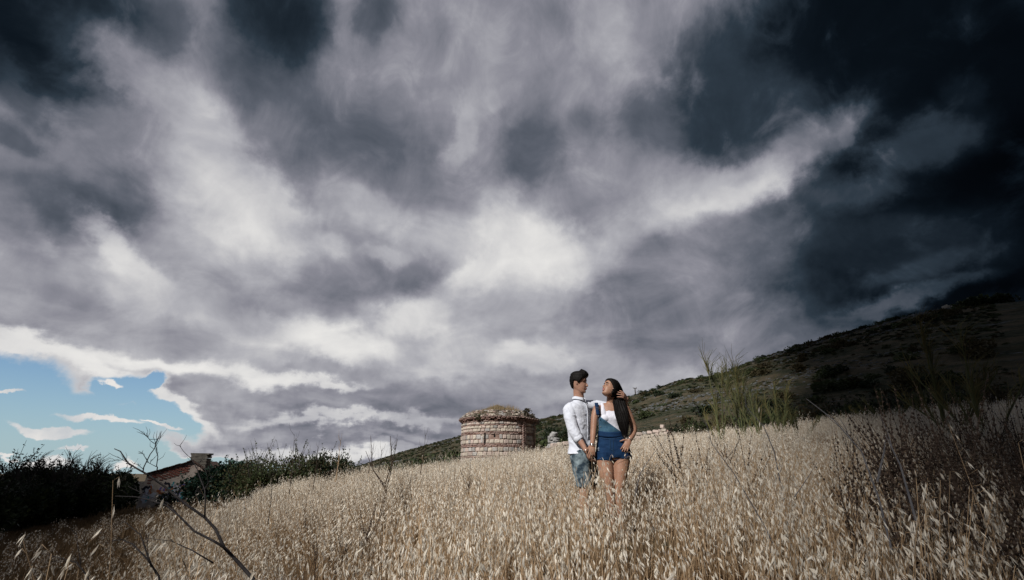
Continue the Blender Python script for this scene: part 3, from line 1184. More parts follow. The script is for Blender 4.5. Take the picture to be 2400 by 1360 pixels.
# corbelled brick cornice: three courses, each further out, broken in places
for j, (pz, pr) in enumerate(((0.03, .05), (.085, .10), (.14, .15), (.195, .17))):
    s = S0
    while s < S1 + .1:
        L = rr.uniform(.16, .30)
        broken = fbm(np.array([s * 1.3 + 5]), np.array([1.0]), 2, 4)[0] * 2
        if not (j >= 2 and broken > .42) and rr.random() > .05:
            M_ = place_on_plan(s + L / 2, WH + pz, L * .94, .045, .28, pr - .08 + rr.uniform(-.03, .02), rr.uniform(-.05, .05))
            bricks.append((M_, 0 if j < 3 else 1))
        s += L
merged('brick_courses', bricks, [m_brick, m_brick2], hut)
# rubble rim above the cornice
rim = []
for j in range(5):
    s = S0
    while s < S1 + .05:
        L = rr.uniform(.10, .26)
        M_ = place_on_plan(s + L / 2, WH + .24 + j * .075 + rr.uniform(-.02, .03), L, rr.uniform(.06, .11), .3, .0 - j * .11 + rr.uniform(-.05, .05), rr.uniform(-.2, .2))
        rim.append((M_, rr.choice([0, 1, 1, 1, 2, 3])))
        s += L * .95
merged('rubble_rim', rim, [m_stones[0], m_rubble, m_stones[2], m_brick2], hut)
# slit recess and small putlog hole
g = Geo()
px_, py_, nx, ny = plan(slit_s)
Rm = Matrix(((-ny, nx, 0), (nx, ny, 0), (0, 0, 1)))
g.box((px_ + nx * .004, py_ + ny * .004, (slit_z0 + slit_z1) / 2), (slit_w, .06, slit_z1 - slit_z0 - .02), Rm.to_4x4().to_3x3())
g.build('window_slit', m_dark, hut)
g = Geo(); px_, py_, nx, ny = plan(-.12)
g.box((px_ + nx * .004, py_ + ny * .004, WH * .745), (.09, .06, .13), Matrix(((-ny, nx, 0), (nx, ny, 0), (0, 0, 1))))
g.build('wall_hole', m_dark, hut)
# pale jamb slab left of the slit
M_ = place_on_plan(slit_s - .16, (slit_z0 + slit_z1) / 2 - .05, .13, (slit_z1 - slit_z0) * .62, .16, .01)
o = bpy.data.objects.new('stone', stone_variants[8]); C.objects.link(o); o.parent = hut; o.matrix_local = M_
# domed earth roof
vs = []; fs = []
NR, NA = 14, 48
for i in range(NR + 1):
    t = i / NR
    for k in range(NA):
        a = 2 * math.pi * k / NA
        r_ = (TOWER_R + .02) * (1 - t)
        zz_ = WH + .22 + .84 * (1 - (1 - t) ** 1.75) * .82 + (fbm(np.array([r_ * math.cos(a) * 1.5 + 9]), np.array([r_ * math.sin(a) * 1.5]), 3, 6)[0]) * .34
        # low cone at the very top
        zz_ += max(0, .5 - r_) * .1
        vs.append((r_ * math.cos(a), r_ * math.sin(a), zz_))
for i in range(NR):
    for k in range(NA):
        fs.append((i * NA + k, i * NA + (k + 1) % NA, (i + 1) * NA + (k + 1) % NA, (i + 1) * NA + k))
roof = mesh_obj('roof', make_mesh('roof', vs, fs), hut, m_lichen, True)
bk = []
px_, py_, nx, ny = plan(CORNER * TOWER_R + .8)
g = Geo()                                  # roof strip over the return wall
for q in range(14):
    px_, py_, nx, ny = plan(CORNER * TOWER_R + q * .12)
    g.box((px_ - nx * .35, py_ - ny * .35, WH + .28 - q * .012), (.2, .95, .30), Matrix(((-ny, nx, 0), (nx, ny, 0), (0, 0, 1))), jit=.03)
g.build('roof_edge', m_rubble, hut)
# dry grass on the roof
g = Geo()
for i in range(4200):
    a = rr.uniform(0, 6.283); r_ = TOWER_R * math.sqrt(rr.uniform(.05, .97))
    t = 1 - r_ / TOWER_R
    x0, y0 = r_ * math.cos(a), r_ * math.sin(a)
    z0 = WH + .20 + .84 * (1 - (1 - t) ** 1.75) * .82
    if r_ < .6: continue
    dens = fbm(np.array([x0 * 1.3]), np.array([y0 * 1.3]), 2, 30)[0]
    if dens < -.16: continue
    h_ = rr.uniform(.10, .34) * (1 + dens)
    th = rr.uniform(0, 6.28); w_ = .007
    c_, s_ = math.cos(th) * w_, math.sin(th) * w_
    lx, ly = rr.uniform(-.07, .07), rr.uniform(-.07, .07)
    g.face([(x0 - c_, y0 - s_, z0), (x0 + c_, y0 + s_, z0), (x0 + lx, y0 + ly, z0 + h_)], 0)
o = g.build('roof_grass', m_dryclump, hut); o['kind'] = 'stuff'


# ------------------------------------------------------------------ shrubs (leafy crowns built from many small faces)
def crown_mesh(seed, rad, n_leaf, leaf, mats, lobes=7, squash=.75, shell=.55, twigs=6, spiky=0.0, link=False):
    """uneven crown of leaf clumps around several lobes, centred on the ground point"""
    r_ = random.Random(seed)
    g = Geo()
    cs = []
    for i in range(lobes):
        a = r_.uniform(0, 6.28); q = rad * r_.uniform(.15, .62)
        cs.append((Vector((math.cos(a) * q, math.sin(a) * q, rad * squash * r_.uniform(.45, 1.15))), rad * r_.uniform(.3, .55)))
    for i in range(n_leaf):
        c_, q = r_.choice(cs)
        d = Vector((r_.gauss(0, 1), r_.gauss(0, 1), r_.gauss(.15, 1))).normalized()
        p = c_ + Vector((d.x, d.y, d.z * .8)) * q * (shell + (1 - shell) * r_.random() ** .5) * r_.uniform(.85, 1.12)
        if p.z < .02: p.z = r_.uniform(.02, .3 * rad)
        dd = (d + Vector((r_.uniform(-.8, .8), r_.uniform(-.8, .8), r_.uniform(-.4, .9)))).normalized()
        a_ = dd.cross(Vector((r_.uniform(-1, 1), r_.uniform(-1, 1), r_.uniform(-1, 1)))).normalized()
        L = leaf * r_.uniform(.6, 1.4); w_ = L * r_.uniform(.28, .5)
        g.face([p, p + dd * L * .5 + a_ * w_, p + dd * L, p + dd * L * .5 - a_ * w_], 2 if len(mats) > 2 and r_.random() < .35 else 0)
    for i in range(twigs):
        c_, q = cs[i % len(cs)]
        g.tube([Vector((0, 0, -.1)), c_ * .5 + Vector((r_.uniform(-.1, .1), r_.uniform(-.1, .1), 0)) * rad, c_ + Vector((0, 0, q * .6))], [rad * .03, rad * .02, rad * .006], 4, 1)
    if spiky:
        for i in range(int(spiky)):
            c_, q = r_.choice(cs)
            a = r_.uniform(0, 6.28)
            t_ = c_ + Vector((math.cos(a) * .5, math.sin(a) * .5, r_.uniform(.8, 1.3))) * q * r_.uniform(1.0, 1.6)
            g.tube([c_, (c_ + t_) / 2 + Vector((0, 0, .03)), t_], [rad * .008, rad * .006, rad * .003], 3, 1, cap=False)
            for z_ in range(9):
                f_ = r_.uniform(.45, 1.0); p = c_.lerp(t_, f_)
                dd = Vector((r_.uniform(-1, 1), r_.uniform(-1, 1), r_.uniform(-.2, 1))).normalized()
                a_ = dd.cross(Vector((r_.uniform(-1, 1), r_.uniform(-1, 1), r_.uniform(-1, 1)))).normalized()
                L = leaf * r_.uniform(.5, 1.1); w_ = L * .3
                g.face([p, p + dd * L * .5 + a_ * w_, p + dd * L, p + dd * L * .5 - a_ * w_], 0)
    return g.build('crown', mats, link=False)


hill_bush_src = []
for k_ in range(6):
    hill_bush_src.append(crown_mesh(50 + k_, 1.0, 420, .20, [[m_leaf_dark, m_leaf_olive, m_leaf_brown][k_ % 3], m_bark], lobes=8, squash=.55, twigs=2))

# skyline and slope bushes, each its own thing; the small rest as scrub
rb = random.Random(11)


def bush(name, me, loc, s, label, group, cat='bush', sz=1.0):
    o = bpy.data.objects.new(name, me); C.objects.link(o)
    o.location = loc; o.rotation_euler = (0, 0, rb.uniform(0, 6.28)); o.scale = (s, s * rb.uniform(.85, 1.15), s * sz)
    return tag(o, label, cat, group)


def az_of(px, py=900):
    d = ray(px, py); return math.atan2(d.x, d.y)


sky_bush = [(1700, 1.8), (1722, 1.9), (1750, 1.6), (1768, 1.4), (1843, 1.6), (1858, 2.6), (1878, 3.0), (1902, 2.6), (1925, 2.0), (1940, 1.8), (1960, 2.2),
            (1975, 2.4), (1992, 2.0), (2010, 1.7), (2032, 1.8), (2050, 1.6), (2070, 1.5), (2088, 1.5), (2108, 2.0), (2150, 2.0), (2165, 1.7), (2290, 2.6),
            (2330, 3.4), (2350, 3.4), (2370, 3.2), (2392, 3.4), (1560, 2.0), (1598, 1.4), (1620, 1.6), (1640, 1.3), (1665, 1.2), (1800, 1.4), (1822, 1.4)]
for px, s_ in sky_bush:
    a = az_of(px, 830)
    p = hill_pt(a, rb.uniform(.975, .995))
    bush('hill_bush', rb.choice(hill_bush_src[:2] + hill_bush_src[:1]), p - Vector((0, 0, .3)), s_, 'dark rounded bush standing out on the skyline of the hill', 'bushes along the hill skyline', sz=.95)
cnt = 0
while cnt < 240:
    a = R(rb.uniform(-6, 44)); t = rb.uniform(.05, .97) ** .8
    r_ = hill_foot(a) + (np.interp(a, _ra, _rr) - hill_foot(a)) * t
    p = hill_pt(a, t)
    if fbm(np.array([p.x * .04]), np.array([p.y * .04 + p.z * .15]), 3, 40)[0] < -.02 and rb.random() > .15: continue
    bush('hill_bush', rb.choice(hill_bush_src), p - Vector((0, 0, .25)), rb.uniform(.8, 1.9), 'low dark bush scattered on the dry hillside', 'bushes scattered over the hillside', sz=.75)
    cnt += 1
pts = []; sc_ = []
na_ = 17000
aa = np.radians(rng.uniform(-20, 46, na_)); tt_ = rng.uniform(.02, 1.0, na_)
hr_, hz_ = hill_z(aa, tt_)
xx = hr_ * np.sin(aa); yy = hr_ * np.cos(aa)
dn = fbm(xx * .05, yy * .05 + hz_ * .25, 4, 40)
k = dn > rng.uniform(-.16, .12, na_)
xx, yy, zz_ = xx[k], yy[k], hz_[k]; n_ = len(xx)
ssz = rng.uniform(.2, .7, n_) * np.clip(np.hypot(xx, yy) / 130, .5, 1.4)
scatter('hill_scrub', hill_bush_src, np.c_[xx, yy, zz_ - .08], np.c_[np.zeros(n_), np.zeros(n_), rng.uniform(0, 6.28, n_)],
        np.c_[ssz, ssz, ssz * .6], rng.integers(0, 6, n_))
rock_src = []
for k_ in range(4):
    me = stone_mesh(700 + k_)
    me.materials.append(mat('hill_rock', (.05, .054, .058), (.13, .135, .14), scale=3, bump=.03, objrand=.3) if k_ == 0 else bpy.data.materials['hill_rock'])
    rock_src.append(me)
na_ = 26000
aa = np.radians(rng.uniform(-16, 44, na_)); tt_ = rng.uniform(.03, .99, na_)
hr_, hz_ = hill_z(aa, tt_)
xx = hr_ * np.sin(aa); yy = hr_ * np.cos(aa)
dn = fbm(xx * .03, yy * .03 + hz_ * .35, 4, 60)
k = dn > rng.uniform(.07, .22, na_)
xx, yy, zz_ = xx[k], yy[k], hz_[k]; n_ = len(xx)
ssz = rng.uniform(.2, .7, n_) * np.clip(np.hypot(xx, yy) / 150, .4, 1.3)
scatter('hill_rocks', rock_src, np.c_[xx, yy, zz_ - .05], rng.uniform(-.4, .4, (n_, 3)) + np.c_[np.zeros(n_), np.zeros(n_), rng.uniform(0, 6, n_)],
        np.c_[ssz * 1.4, ssz, ssz * .6], rng.integers(0, 4, n_))

# small plants on the hut
b_ = crown_mesh(5, .26, 260, .06, [m_leaf_olive, m_bark], lobes=5, twigs=3)
px_, py_, nx, ny = plan(-.95)
tag(mesh_obj('wall_plant', b_, None), 'small green bush rooted in the cornice of the round hut', 'bush').location = (tx + px_ + nx * .10, ty + py_ + ny * .10, tz + WH + .02)
b_ = crown_mesh(6, .30, 260, .07, [m_leaf_brown, m_bark], lobes=5, squash=1.2, twigs=4)
px_, py_, nx, ny = plan(CORNER * TOWER_R + .55)
tag(mesh_obj('wall_plant', b_, None), 'taller grey green bush on the right roof edge of the round hut', 'bush').location = (tx + px_ - nx * .1, ty + py_ - ny * .1, tz + WH + .30)
b_ = crown_mesh(8, .2, 200, .06, [m_leaf_brown, m_bark], lobes=5, squash=1.1, twigs=4)
px_, py_, nx, ny = plan(CORNER * TOWER_R + 1.25)
tag(mesh_obj('wall_plant', b_, None), 'lower brownish bush at the far right end of the hut roof', 'bush').location = (tx + px_ - nx * .1, ty + py_ - ny * .1, tz + WH + .22)


# ------------------------------------------------------------------ ruined dry stone wall
def ruin_wall(path, heights, label, seed, nmax=290):
    rw = random.Random(seed)
    base = Vector((path[0][0], path[0][1], gz(*path[0])))
    root = empty('stone_wall', base, label, 'wall')
    pts_ = [Vector((p[0], p[1], 0)) for p in path]
    seg = [0]
    for i in range(1, len(pts_)): seg.append(seg[-1] + (pts_[i] - pts_[i - 1]).length)
    g_ = Geo()
    n_ = 0; rest_ = []
    def at(s):
        for i in range(1, len(seg)):
            if s <= seg[i] or i == len(seg) - 1:
                f = (s - seg[i - 1]) / (seg[i] - seg[i - 1])
                return pts_[i - 1].lerp(pts_[i], f), (pts_[i] - pts_[i - 1]).normalized(), heights[i - 1] * (1 - f) + heights[i] * f
    s = 0
    k_ = 0
    while s < seg[-1]:
        p, t_, h_ = at(s)
        nrm = Vector((t_.y, -t_.x, 0))
        # inner core
        zc = gz(p.x, p.y)
        M3 = Matrix((t_, -nrm, Vector((0, 0, 1)))).transposed()
        g_.box(p + Vector((0, 0, zc + h_ * .42)) - base + nrm * -.06, (.42, .42, h_ * .84), M3)
        s += .35
    z_ = 0.0
    hmax = max(heights)
    while z_ < hmax:
        ch = rw.uniform(.13, .24)
        s = rw.uniform(0, .2)
        while s < seg[-1]:
            L = rw.uniform(.18, .44)
            p, t_, h_ = at(min(s + L / 2, seg[-1]))
            lim = h_ * (1 + (rw.random() - .5) * .25)
            if z_ + ch * .5 < lim:
                nrm = Vector((t_.y, -t_.x, 0))
                if nrm.dot(-p) < 0: nrm = -nrm
                zc = gz(p.x, p.y)
                M3 = Matrix((t_, nrm, Vector((0, 0, 1)))).transposed().to_4x4()
                M_ = Matrix.Translation(p + Vector((0, 0, zc + z_ + ch / 2)) - base + nrm * (.16 + rw.uniform(-.04, .04))) @ M3 @ Matrix.Rotation(rw.uniform(-.09, .09), 4, 'Y') @ Matrix.Diagonal((L * .93, .26, ch * .9, 1))
                if z_ > .12 and n_ < nmax:
                    me_ = stone_variants[rw.choice([0, 0, 1, 1, 1, 2]) * 4 + rw.randrange(4)]
                    o_ = bpy.data.objects.new('stone', me_); C.objects.link(o_); o_.parent = root; o_.matrix_local = M_; n_ += 1
                else:
                    rest_.append((M_, rw.randrange(3)))
            s += L
        z_ += ch
    g_.build('wall_core', m_mortar, root)
    if rest_: merged('lower_stones', rest_, m_stones, root)
    return root


def wp(px, r_):
    p = H(px, 1040, r_); return (p.x, p.y)


ruin_wall([wp(1285, 31), wp(1330, 31.5), wp(1400, 32)], [1.25, 1.15, 1.0], 'tumbled dry stone wall between the round hut and the man', 21, 200)
ruin_wall([wp(1440, 32), wp(1500, 32.2), wp(1545, 32.2), wp(1567, 32.0)], [1.15, 1.15, 1.2, 1.35], 'reddish dry stone wall ending in a stepped corner right of the woman', 22, 200)
# tall white boulder leaning behind the first wall
items = []
for i in range(40):
    zz0 = rr.uniform(0, 1.75); w_ = .42 * (1 - zz0 / 2.1)
    items.append((Matrix.Translation((rr.uniform(-w_, w_), rr.uniform(-w_, w_) * .6, zz0)) @ Matrix.Rotation(rr.uniform(-1, 1), 4, 'Z') @ Matrix.Rotation(rr.uniform(-.6, .6), 4, 'X') @ Matrix.Diagonal((rr.uniform(.2, .42), rr.uniform(.2, .36), rr.uniform(.18, .36), 1)), 0))
o = merged('boulder_pile', items, [mat('pale_rock', (.16, .155, .15), (.38, .37, .36), scale=3, bump=.03)], None)
q = wp(1297, 33.0); o.location = (q[0], q[1], gz(*q) + .5); o.scale = (1.25, 1.1, .82)
tag(o, 'pale pointed heap of rock rising behind the stone wall beside the hut', 'rocks')

# ------------------------------------------------------------------ ruined house on the left
def house():
    D = 44.0
    A = H(316, 1190, D); B = H(476, 1192, D - 1.5)
    zb = min(gz(A.x, A.y), gz(B.x, B.y)) - .15
    base = Vector((A.x, A.y, zb))
    root = empty('ruined_house', base, 'ruined plastered house with sloping roof, square chimney and faded graffiti', 'house')
    ux = Vector((B.x - A.x, B.y - A.y, 0)); Wd = ux.length; ux.normalize()
    back = Vector((-ux.y, ux.x, 0))
    if back.y < 0: back = -back
    zl = H(337, 1113, D).z - zb            # left eave
    zr = H(436, 1082, D).z - zb            # roof height at the chimney
    m_pl = mat('stained_plaster', (.38, .31, .26), (.58, .50, .44), scale=1.8, bump=.02, bscale=12, col3=(.20, .11, .085), scale3=.9)
    m_br = mat('bare_red_brick', (.17, .05, .04), (.26, .11, .08), scale=6, bump=.01)
    xr = Wd * .70
    dep = 5.0
    vs_ = [Vector((0, 0, -.3)), ux * Wd + Vector((0, 0, -.3)), ux * Wd + Vector((0, 0, zl * 1.05)), ux * xr + Vector((0, 0, zr)), Vector((ux.x * .25, ux.y * .25, zl))]
    vs2 = [v + back * dep for v in vs_]
    me = make_mesh('wall', vs_ + vs2, [(0, 1, 2, 3, 4), (9, 8, 7, 6, 5), (0, 4, 9, 5), (1, 6, 7, 2), (0, 5, 6, 1)])
    mesh_obj('wall', me, root, m_pl)
    # roof tiles, two slopes
    rt = random.Random(5)
    M3 = Matrix((ux, back, Vector((0, 0, 1)))).transposed()
    def slope(p0, p1):
        L = (p1 - p0).length; d = (p1 - p0).normalized()
        Mr = Matrix((d, back, d.cross(back))).transposed()
        nn = int(L / .34)
        for i in range(nn):
            for j in range(9):
                g_ = tile
                o_ = bpy.data.objects.new('roof_tile', tile); C.objects.link(o_); o_.parent = root
                M_ = Matrix.Translation(p0 + d * (i + .5) * L / nn + back * (.05 + j * .56) + Vector((0, 0, .045 + .01 * (i % 2) + rt.uniform(-.01, .01)))) @ (Mr @ Matrix.Rotation(rt.uniform(-.05, .05), 3, 'X')).to_4x4() @ Matrix.Diagonal((L / nn * 1.06, .54, .07, 1))
                o_.matrix_local = M_
    tile = stone_mesh(801); tile.materials.append(mat('old_roof_tile', (.10, .06, .045), (.17, .11, .09), scale=5, bump=.01))
    slope(Vector((ux.x * .1, ux.y * .1, zl)), ux * xr + Vector((0, 0, zr)))
    slope(ux * xr + Vector((0, 0, zr)), ux * Wd + Vector((0, 0, zl * 1.05)))
    # patch of bare brick under the eave: recessed bricks showing where plaster fell
    items = []
    for r_i in range(7):
        zrow = zl - .12 - r_i * .085 + .0
        for c_i in range(13):
            u_ = .5 + c_i * .235 + (r_i % 2) * .11
            top = zl + (zr - zl) * (u_ / xr)
            zz0 = top - .16 - r_i * .088
            if rt.random() < .12 + .06 * abs(r_i - 2) or u_ > xr - .1: continue
            M_ = Matrix.Translation(ux * u_ - back * .012 + Vector((0, 0, zz0))) @ M3.to_4x4() @ Matrix.Diagonal((.215, .07, .07, 1))
            items.append(M_)
    bm_ = stone_mesh(811); bm_.materials.append(m_br)
    for M_ in items:
        o_ = bpy.data.objects.new('brick', bm_); C.objects.link(o_); o_.parent = root; o_.matrix_local = M_
    # chimney
    cx0 = (H(430, 1085, D - .3) - base); cw = (H(470, 1085, D - .3) - H(430, 1085, D - .3)).length
    zc1 = H(450, 1060, D).z - zb
    ch = bpy.data.objects.new('chimney', None)
    g_ = Geo()
    cc = ux * (xr + cw * .30) - back * -.5
    for i in range(int((zc1 - zr * .6) / .11)):
        z_ = zr * .6 + i * .11
        wd = cw * (1.0 if z_ < zc1 - .3 else 1.13)
        g_.box(cc + Vector((rt.uniform(-.02, .02), 0, z_ + .05)), (wd + rt.uniform(-.03, .03), .9, .10), M3, jit=.012)
    g_.build('chimney', mat('chimney_stone', (.10, .09, .075), (.19, .17, .145), scale=5, bump=.02), root)
    # graffiti: flat paint strokes following the wall
    cols = {'violet': (.16, .13, .36), 'white': (.55, .55, .60), 'cyan': (.05, .30, .34), 'black': (.02, .02, .03), 'orange': (.38, .14, .06)}
    zt = H(390, 1135, D).z - zb; zb0 = H(390, 1172, D).z - zb
    for ci, (cn, c_) in enumerate(cols.items()):
        g_ = Geo()
        off = -.004 - .004 * ci
        for i in range(16 if cn in ('violet', 'white') else 8):
            u_ = rt.uniform(.35, Wd * .72); z_ = rt.uniform(zb0 + .05, zt)
            th = rt.choice([1.45, 1.2, 1.75, .3, 2.6]); L = rt.uniform(.25, .65); w_ = rt.uniform(.04, .09) * (1.9 if cn == 'white' else 1)
            N_ = 7
            l_, r_ = [], []
            for q in range(N_):
                f = q / (N_ - 1) - .5
                bend = .25 * L * (f * f * 4 - 1) * rt.choice([-1, 1]) * .4
                pu = u_ + math.cos(th) * L * f - math.sin(th) * bend; pz = z_ + math.sin(th) * L * f + math.cos(th) * bend
                l_.append((pu - math.sin(th) * w_, pz + math.cos(th) * w_)); r_.append((pu + math.sin(th) * w_, pz - math.cos(th) * w_))
            for q in range(N_ - 1):
                g_.face([ux * a_ + back * (off) + Vector((0, 0, b_)) for a_, b_ in (l_[q], r_[q], r_[q + 1], l_[q + 1])])
        g_.build('graffiti', mat('spray_paint_' + cn, c_, rough=.6), root)['kind'] = 'stuff'
    return base, ux, back, D


hb, hux, hback, HD = house()

# small stone hut on the ridge, far right
def ridge_hut():
    a = az_of(2225, 735)
    Rr = float(np.interp(a, _ra, _rr)) * .985
    L0 = H(2186, 742, Rr); L1 = H(2262, 728, Rr)
    zb = min(L0.z, L1.z) - 1.5
    base = Vector((L0.x, L0.y, zb))
    root = empty('hilltop_ruin', base, 'small roofless stone ruin on the hilltop at the upper right', 'ruin')
    ux = Vector((L1.x - L0.x, L1.y - L0.y, 0)); Wd = ux.length; ux.normalize(); back = Vector((-ux.y, ux.x, 0))
    if back.dot(Vector((L0.x, L0.y, 0))) < 0: back = -back
    z = lambda px, py: H(px, py, Rr).z - zb
    prof = [(0, z(2186, 737)), (.28, z(2208, 728)), (.45, z(2218, 716)), (.62, z(2235, 717)), (.88, z(2252, 718)), (1.0, z(2262, 730))]
    vs_ = [ux * (Wd * u_) + Vector((0, 0, zz0)) for u_, zz0 in prof]
    bot = [Vector((0, 0, -1)), ux * Wd + Vector((0, 0, -1))]
    fr = [bot[0], bot[1]] + vs_[::-1]
    bk_ = [v + back * 3.5 for v in fr]
    n_ = len(fr)
    fcs = [tuple(range(n_)), tuple(range(2 * n_ - 1, n_ - 1, -1))] + [(i, (i + 1) % n_, n_ + (i + 1) % n_, n_ + i) for i in range(n_)]
    m_h = mat('hilltop_stone', (.42, .36, .31), (.62, .58, .52), scale=1.2, bump=.1, bscale=4)
    mesh_obj('wall', make_mesh('wall', fr + bk_, [f[::-1] for f in fcs]), root, m_h)
    g_ = Geo()
    M3 = Matrix((ux, back, Vector((0, 0, 1)))).transposed()
    g_.box(ux * (Wd * .66) + Vector((0, 0, z(2232, 726))) - back * .02, (.9, .12, 1.0), M3)
    g_.build('window', m_dark, root)
    g_ = Geo()
    rt = random.Random(4)
    for i in range(len(prof) - 1):
        p0, p1 = vs_[i], vs_[i + 1]
        k_ = max(2, int((p1 - p0).length / .6))
        for q in range(k_):
            g_.box(p0.lerp(p1, (q + .5) / k_) + back * .3 + Vector((0, 0, .05)), (.62, .8, .35), M3, jit=.09)
    g_.build('wall_top', m_h, root)
    # pale retaining wall running right from it
    g2 = Geo()
    ps = [(2300, 731), (2335, 728), (2370, 725), (2405, 722), (2450, 718)]
    p_ = [H(x_, y_, Rr * .985) for x_, y_ in ps]
    for i in range(len(p_) - 1):
        d_ = (p_[i + 1] - p_[i]); L = d_.length
        M3 = Matrix((d_.normalized(), Vector((-d_.y, d_.x, 0)).normalized(), Vector((0, 0, 1)))).transposed()
        g2.box((p_[i] + p_[i + 1]) / 2 - Vector((0, 0, .2)), (L, .5, .9), M3)
    o_ = g2.build('roadside_wall', mat('pale_wall', (.30, .28, .25), (.42, .40, .36), scale=2))
    tag(o_, 'long low pale wall along the hill road at the upper right edge', 'wall')


ridge_hut()

# pinkish hilltop building bits on the middle skyline
g = Geo()
p = H(1610, 902, 199)
g.box(p + Vector((0, 0, -.6)), (3.2, 3, 2.0), Matrix.Rotation(.3, 3, 'Z'), jit=.2)
g.box(p + Vector((4.2, 0, -.8)), (5.5, 3, 1.4), Matrix.Rotation(.25, 3, 'Z'), jit=.3)
tag(g.build('hilltop_wall', mat('pink_masonry', (.34, .22, .17), (.44, .32, .27), scale=1)), 'low pinkish masonry remains on the middle of the hill skyline', 'ruin')

# utility poles
def pole(px, py_top, py_bot, r_, label):
    b = H(px, py_bot, r_); t_ = H(px, py_top, r_); h_ = t_.z - b.z
    root = empty('utility_pole', b, label, 'pole')
    g_ = Geo(); g_.tube([(0, 0, -1), (0, 0, h_)], [.30, .2], 6); g_.build('post', m_bark, root)
    g_ = Geo(); g_.box((0, 0, h_ - .25), (2.0, .2, .2), Matrix.Rotation(.5, 3, 'Z')); g_.tube([(-.6, .3, h_ - .2), (-.6, .3, h_ + .25)], .09, 5); g_.tube([(.6, -.3, h_ - .2), (.6, -.3, h_ + .25)], .09, 5)
    g_.build('crossarm', m_bark, root)


pole(1490, 909, 932, 214, 'thin utility pole on the skyline right of the woman')
pole(1294, 975, 984, 246, 'tiny utility pole on the skyline above the stone wall, left of the man')

# ------------------------------------------------------------------ left hedge of dark shrubs
rp = random.Random(17)


def shrub(name, seed, p, rad, leaf, n_leaf, mats, label, group, squash=.8, lobes=9, spiky=12, sz=1.0, cat='shrub', trunk=True):
    root = empty(name, p, label, cat, group, rz=rp.uniform(0, 6.28))
    me = crown_mesh(seed, rad, n_leaf, leaf, mats, lobes=lobes, squash=squash, twigs=0, spiky=spiky)
    o_ = mesh_obj('crown', me, root)
    o_.scale = (1, 1, sz)
    if trunk:
        r_ = random.Random(seed)
        g_ = Geo()
        for i in range(6):
            a = r_.uniform(0, 6.28); q = r_.uniform(.2, .6) * rad
            e = Vector((math.cos(a) * q, math.sin(a) * q, rad * squash * r_.uniform(.7, 1.3) * sz))
            g_.tube([Vector((0, 0, -.2)), e * .5 + Vector((r_.uniform(-.1, .1), r_.uniform(-.1, .1), -.05)) * rad, e], [rad * .045, rad * .03, rad * .01], 5)
        g_.build('trunk', m_bark, root)
    return root


def ground_at(px, r_):
    d = ray(px, 1150); k = r_ / math.hypot(d.x, d.y)
    return Vector((d.x * k, d.y * k, gz(d.x * k, d.y * k)))


hedge = [  # px, range, top py, radius factor
    (-40, 23, 1062, 1.1), (30, 25, 1070, 1.1), (95, 27, 1075, 1.1), (150, 25, 1082, 1.15), (205, 28, 1090, 1.2), (250, 31, 1102, .8), (292, 40, 1116, .6), (-10, 19, 1120, .9),
    (60, 21.5, 1135, .9), (130, 22.5, 1135, .9), (195, 24.5, 1140, .9)]
for i, (px, r_, ty_, f) in enumerate(hedge):
    p = ground_at(px, r_)
    h_ = H(px, ty_, r_).z - p.z
    rad = h_ / 1.45
    words = ['leftmost dark shrub of the hedge at the left edge', 'dark shrub second from the left in the hedge', 'dense dark shrub under the small white cloud',
             'broad dark shrub with bare twigs above it', 'dark shrub with thin upright branches in the hedge', 'dark shrub left of the dead branch tips',
             'farthest dark shrub of the hedge touching the ruined house', 'low shaded shrub in front at the left edge',
             'low shaded shrub before the hedge, second from the left', 'low shaded shrub before the middle of the hedge', 'low shaded shrub at the right end of the front row']
    shrub('dark_shrub', 200 + i, p, rad * f, .10, 6000, [m_leaf_dark, m_bark, m_leaf_olive], words[i], 'dark shrubs of the hedge on the left', squash=.95, lobes=12, spiky=120, sz=1 / f * .9)

# bushy trees by the chimney
p = ground_at(520, 40); h_ = H(520, 1070, 40).z - p.z
shrub('fir_like_tree', 301, p, h_ / 1.5, .18, 5000, [m_leaf_teal, m_bark, m_leaf_dark], 'bluish green bushy tree right of the chimney', 'trees around the ruined house', squash=.9, lobes=12, spiky=20, cat='tree')
p = ground_at(566, 38); h_ = H(566, 1068, 38).z - p.z
shrub('fir_like_tree', 302, p, h_ / 1.5, .18, 5000, [m_leaf_teal, m_bark, m_leaf_dark], 'bluish green bushy tree at the right of its group, farther from the chimney', 'trees around the ruined house', squash=.9, lobes=12, spiky=20, cat='tree')
p = ground_at(462, 41); h_ = H(462, 1100, 41).z - p.z
shrub('fir_like_tree', 303, p, h_ / 2.1, .16, 1500, [m_leaf_teal, m_bark, m_leaf_dark], 'dark tree with layered branches growing in front of the chimney', 'trees around the ruined house', squash=1.0, lobes=11, spiky=16, cat='tree')
p = ground_at(388, 41); h_ = H(388, 1142, 41).z - p.z
shrub('dark_shrub', 304, p, h_ / 1.7, .13, 500, [m_leaf_dark, m_bark], 'loose dark shrub in front of the graffiti wall', 'trees around the ruined house', squash=.8, lobes=9, spiky=14)
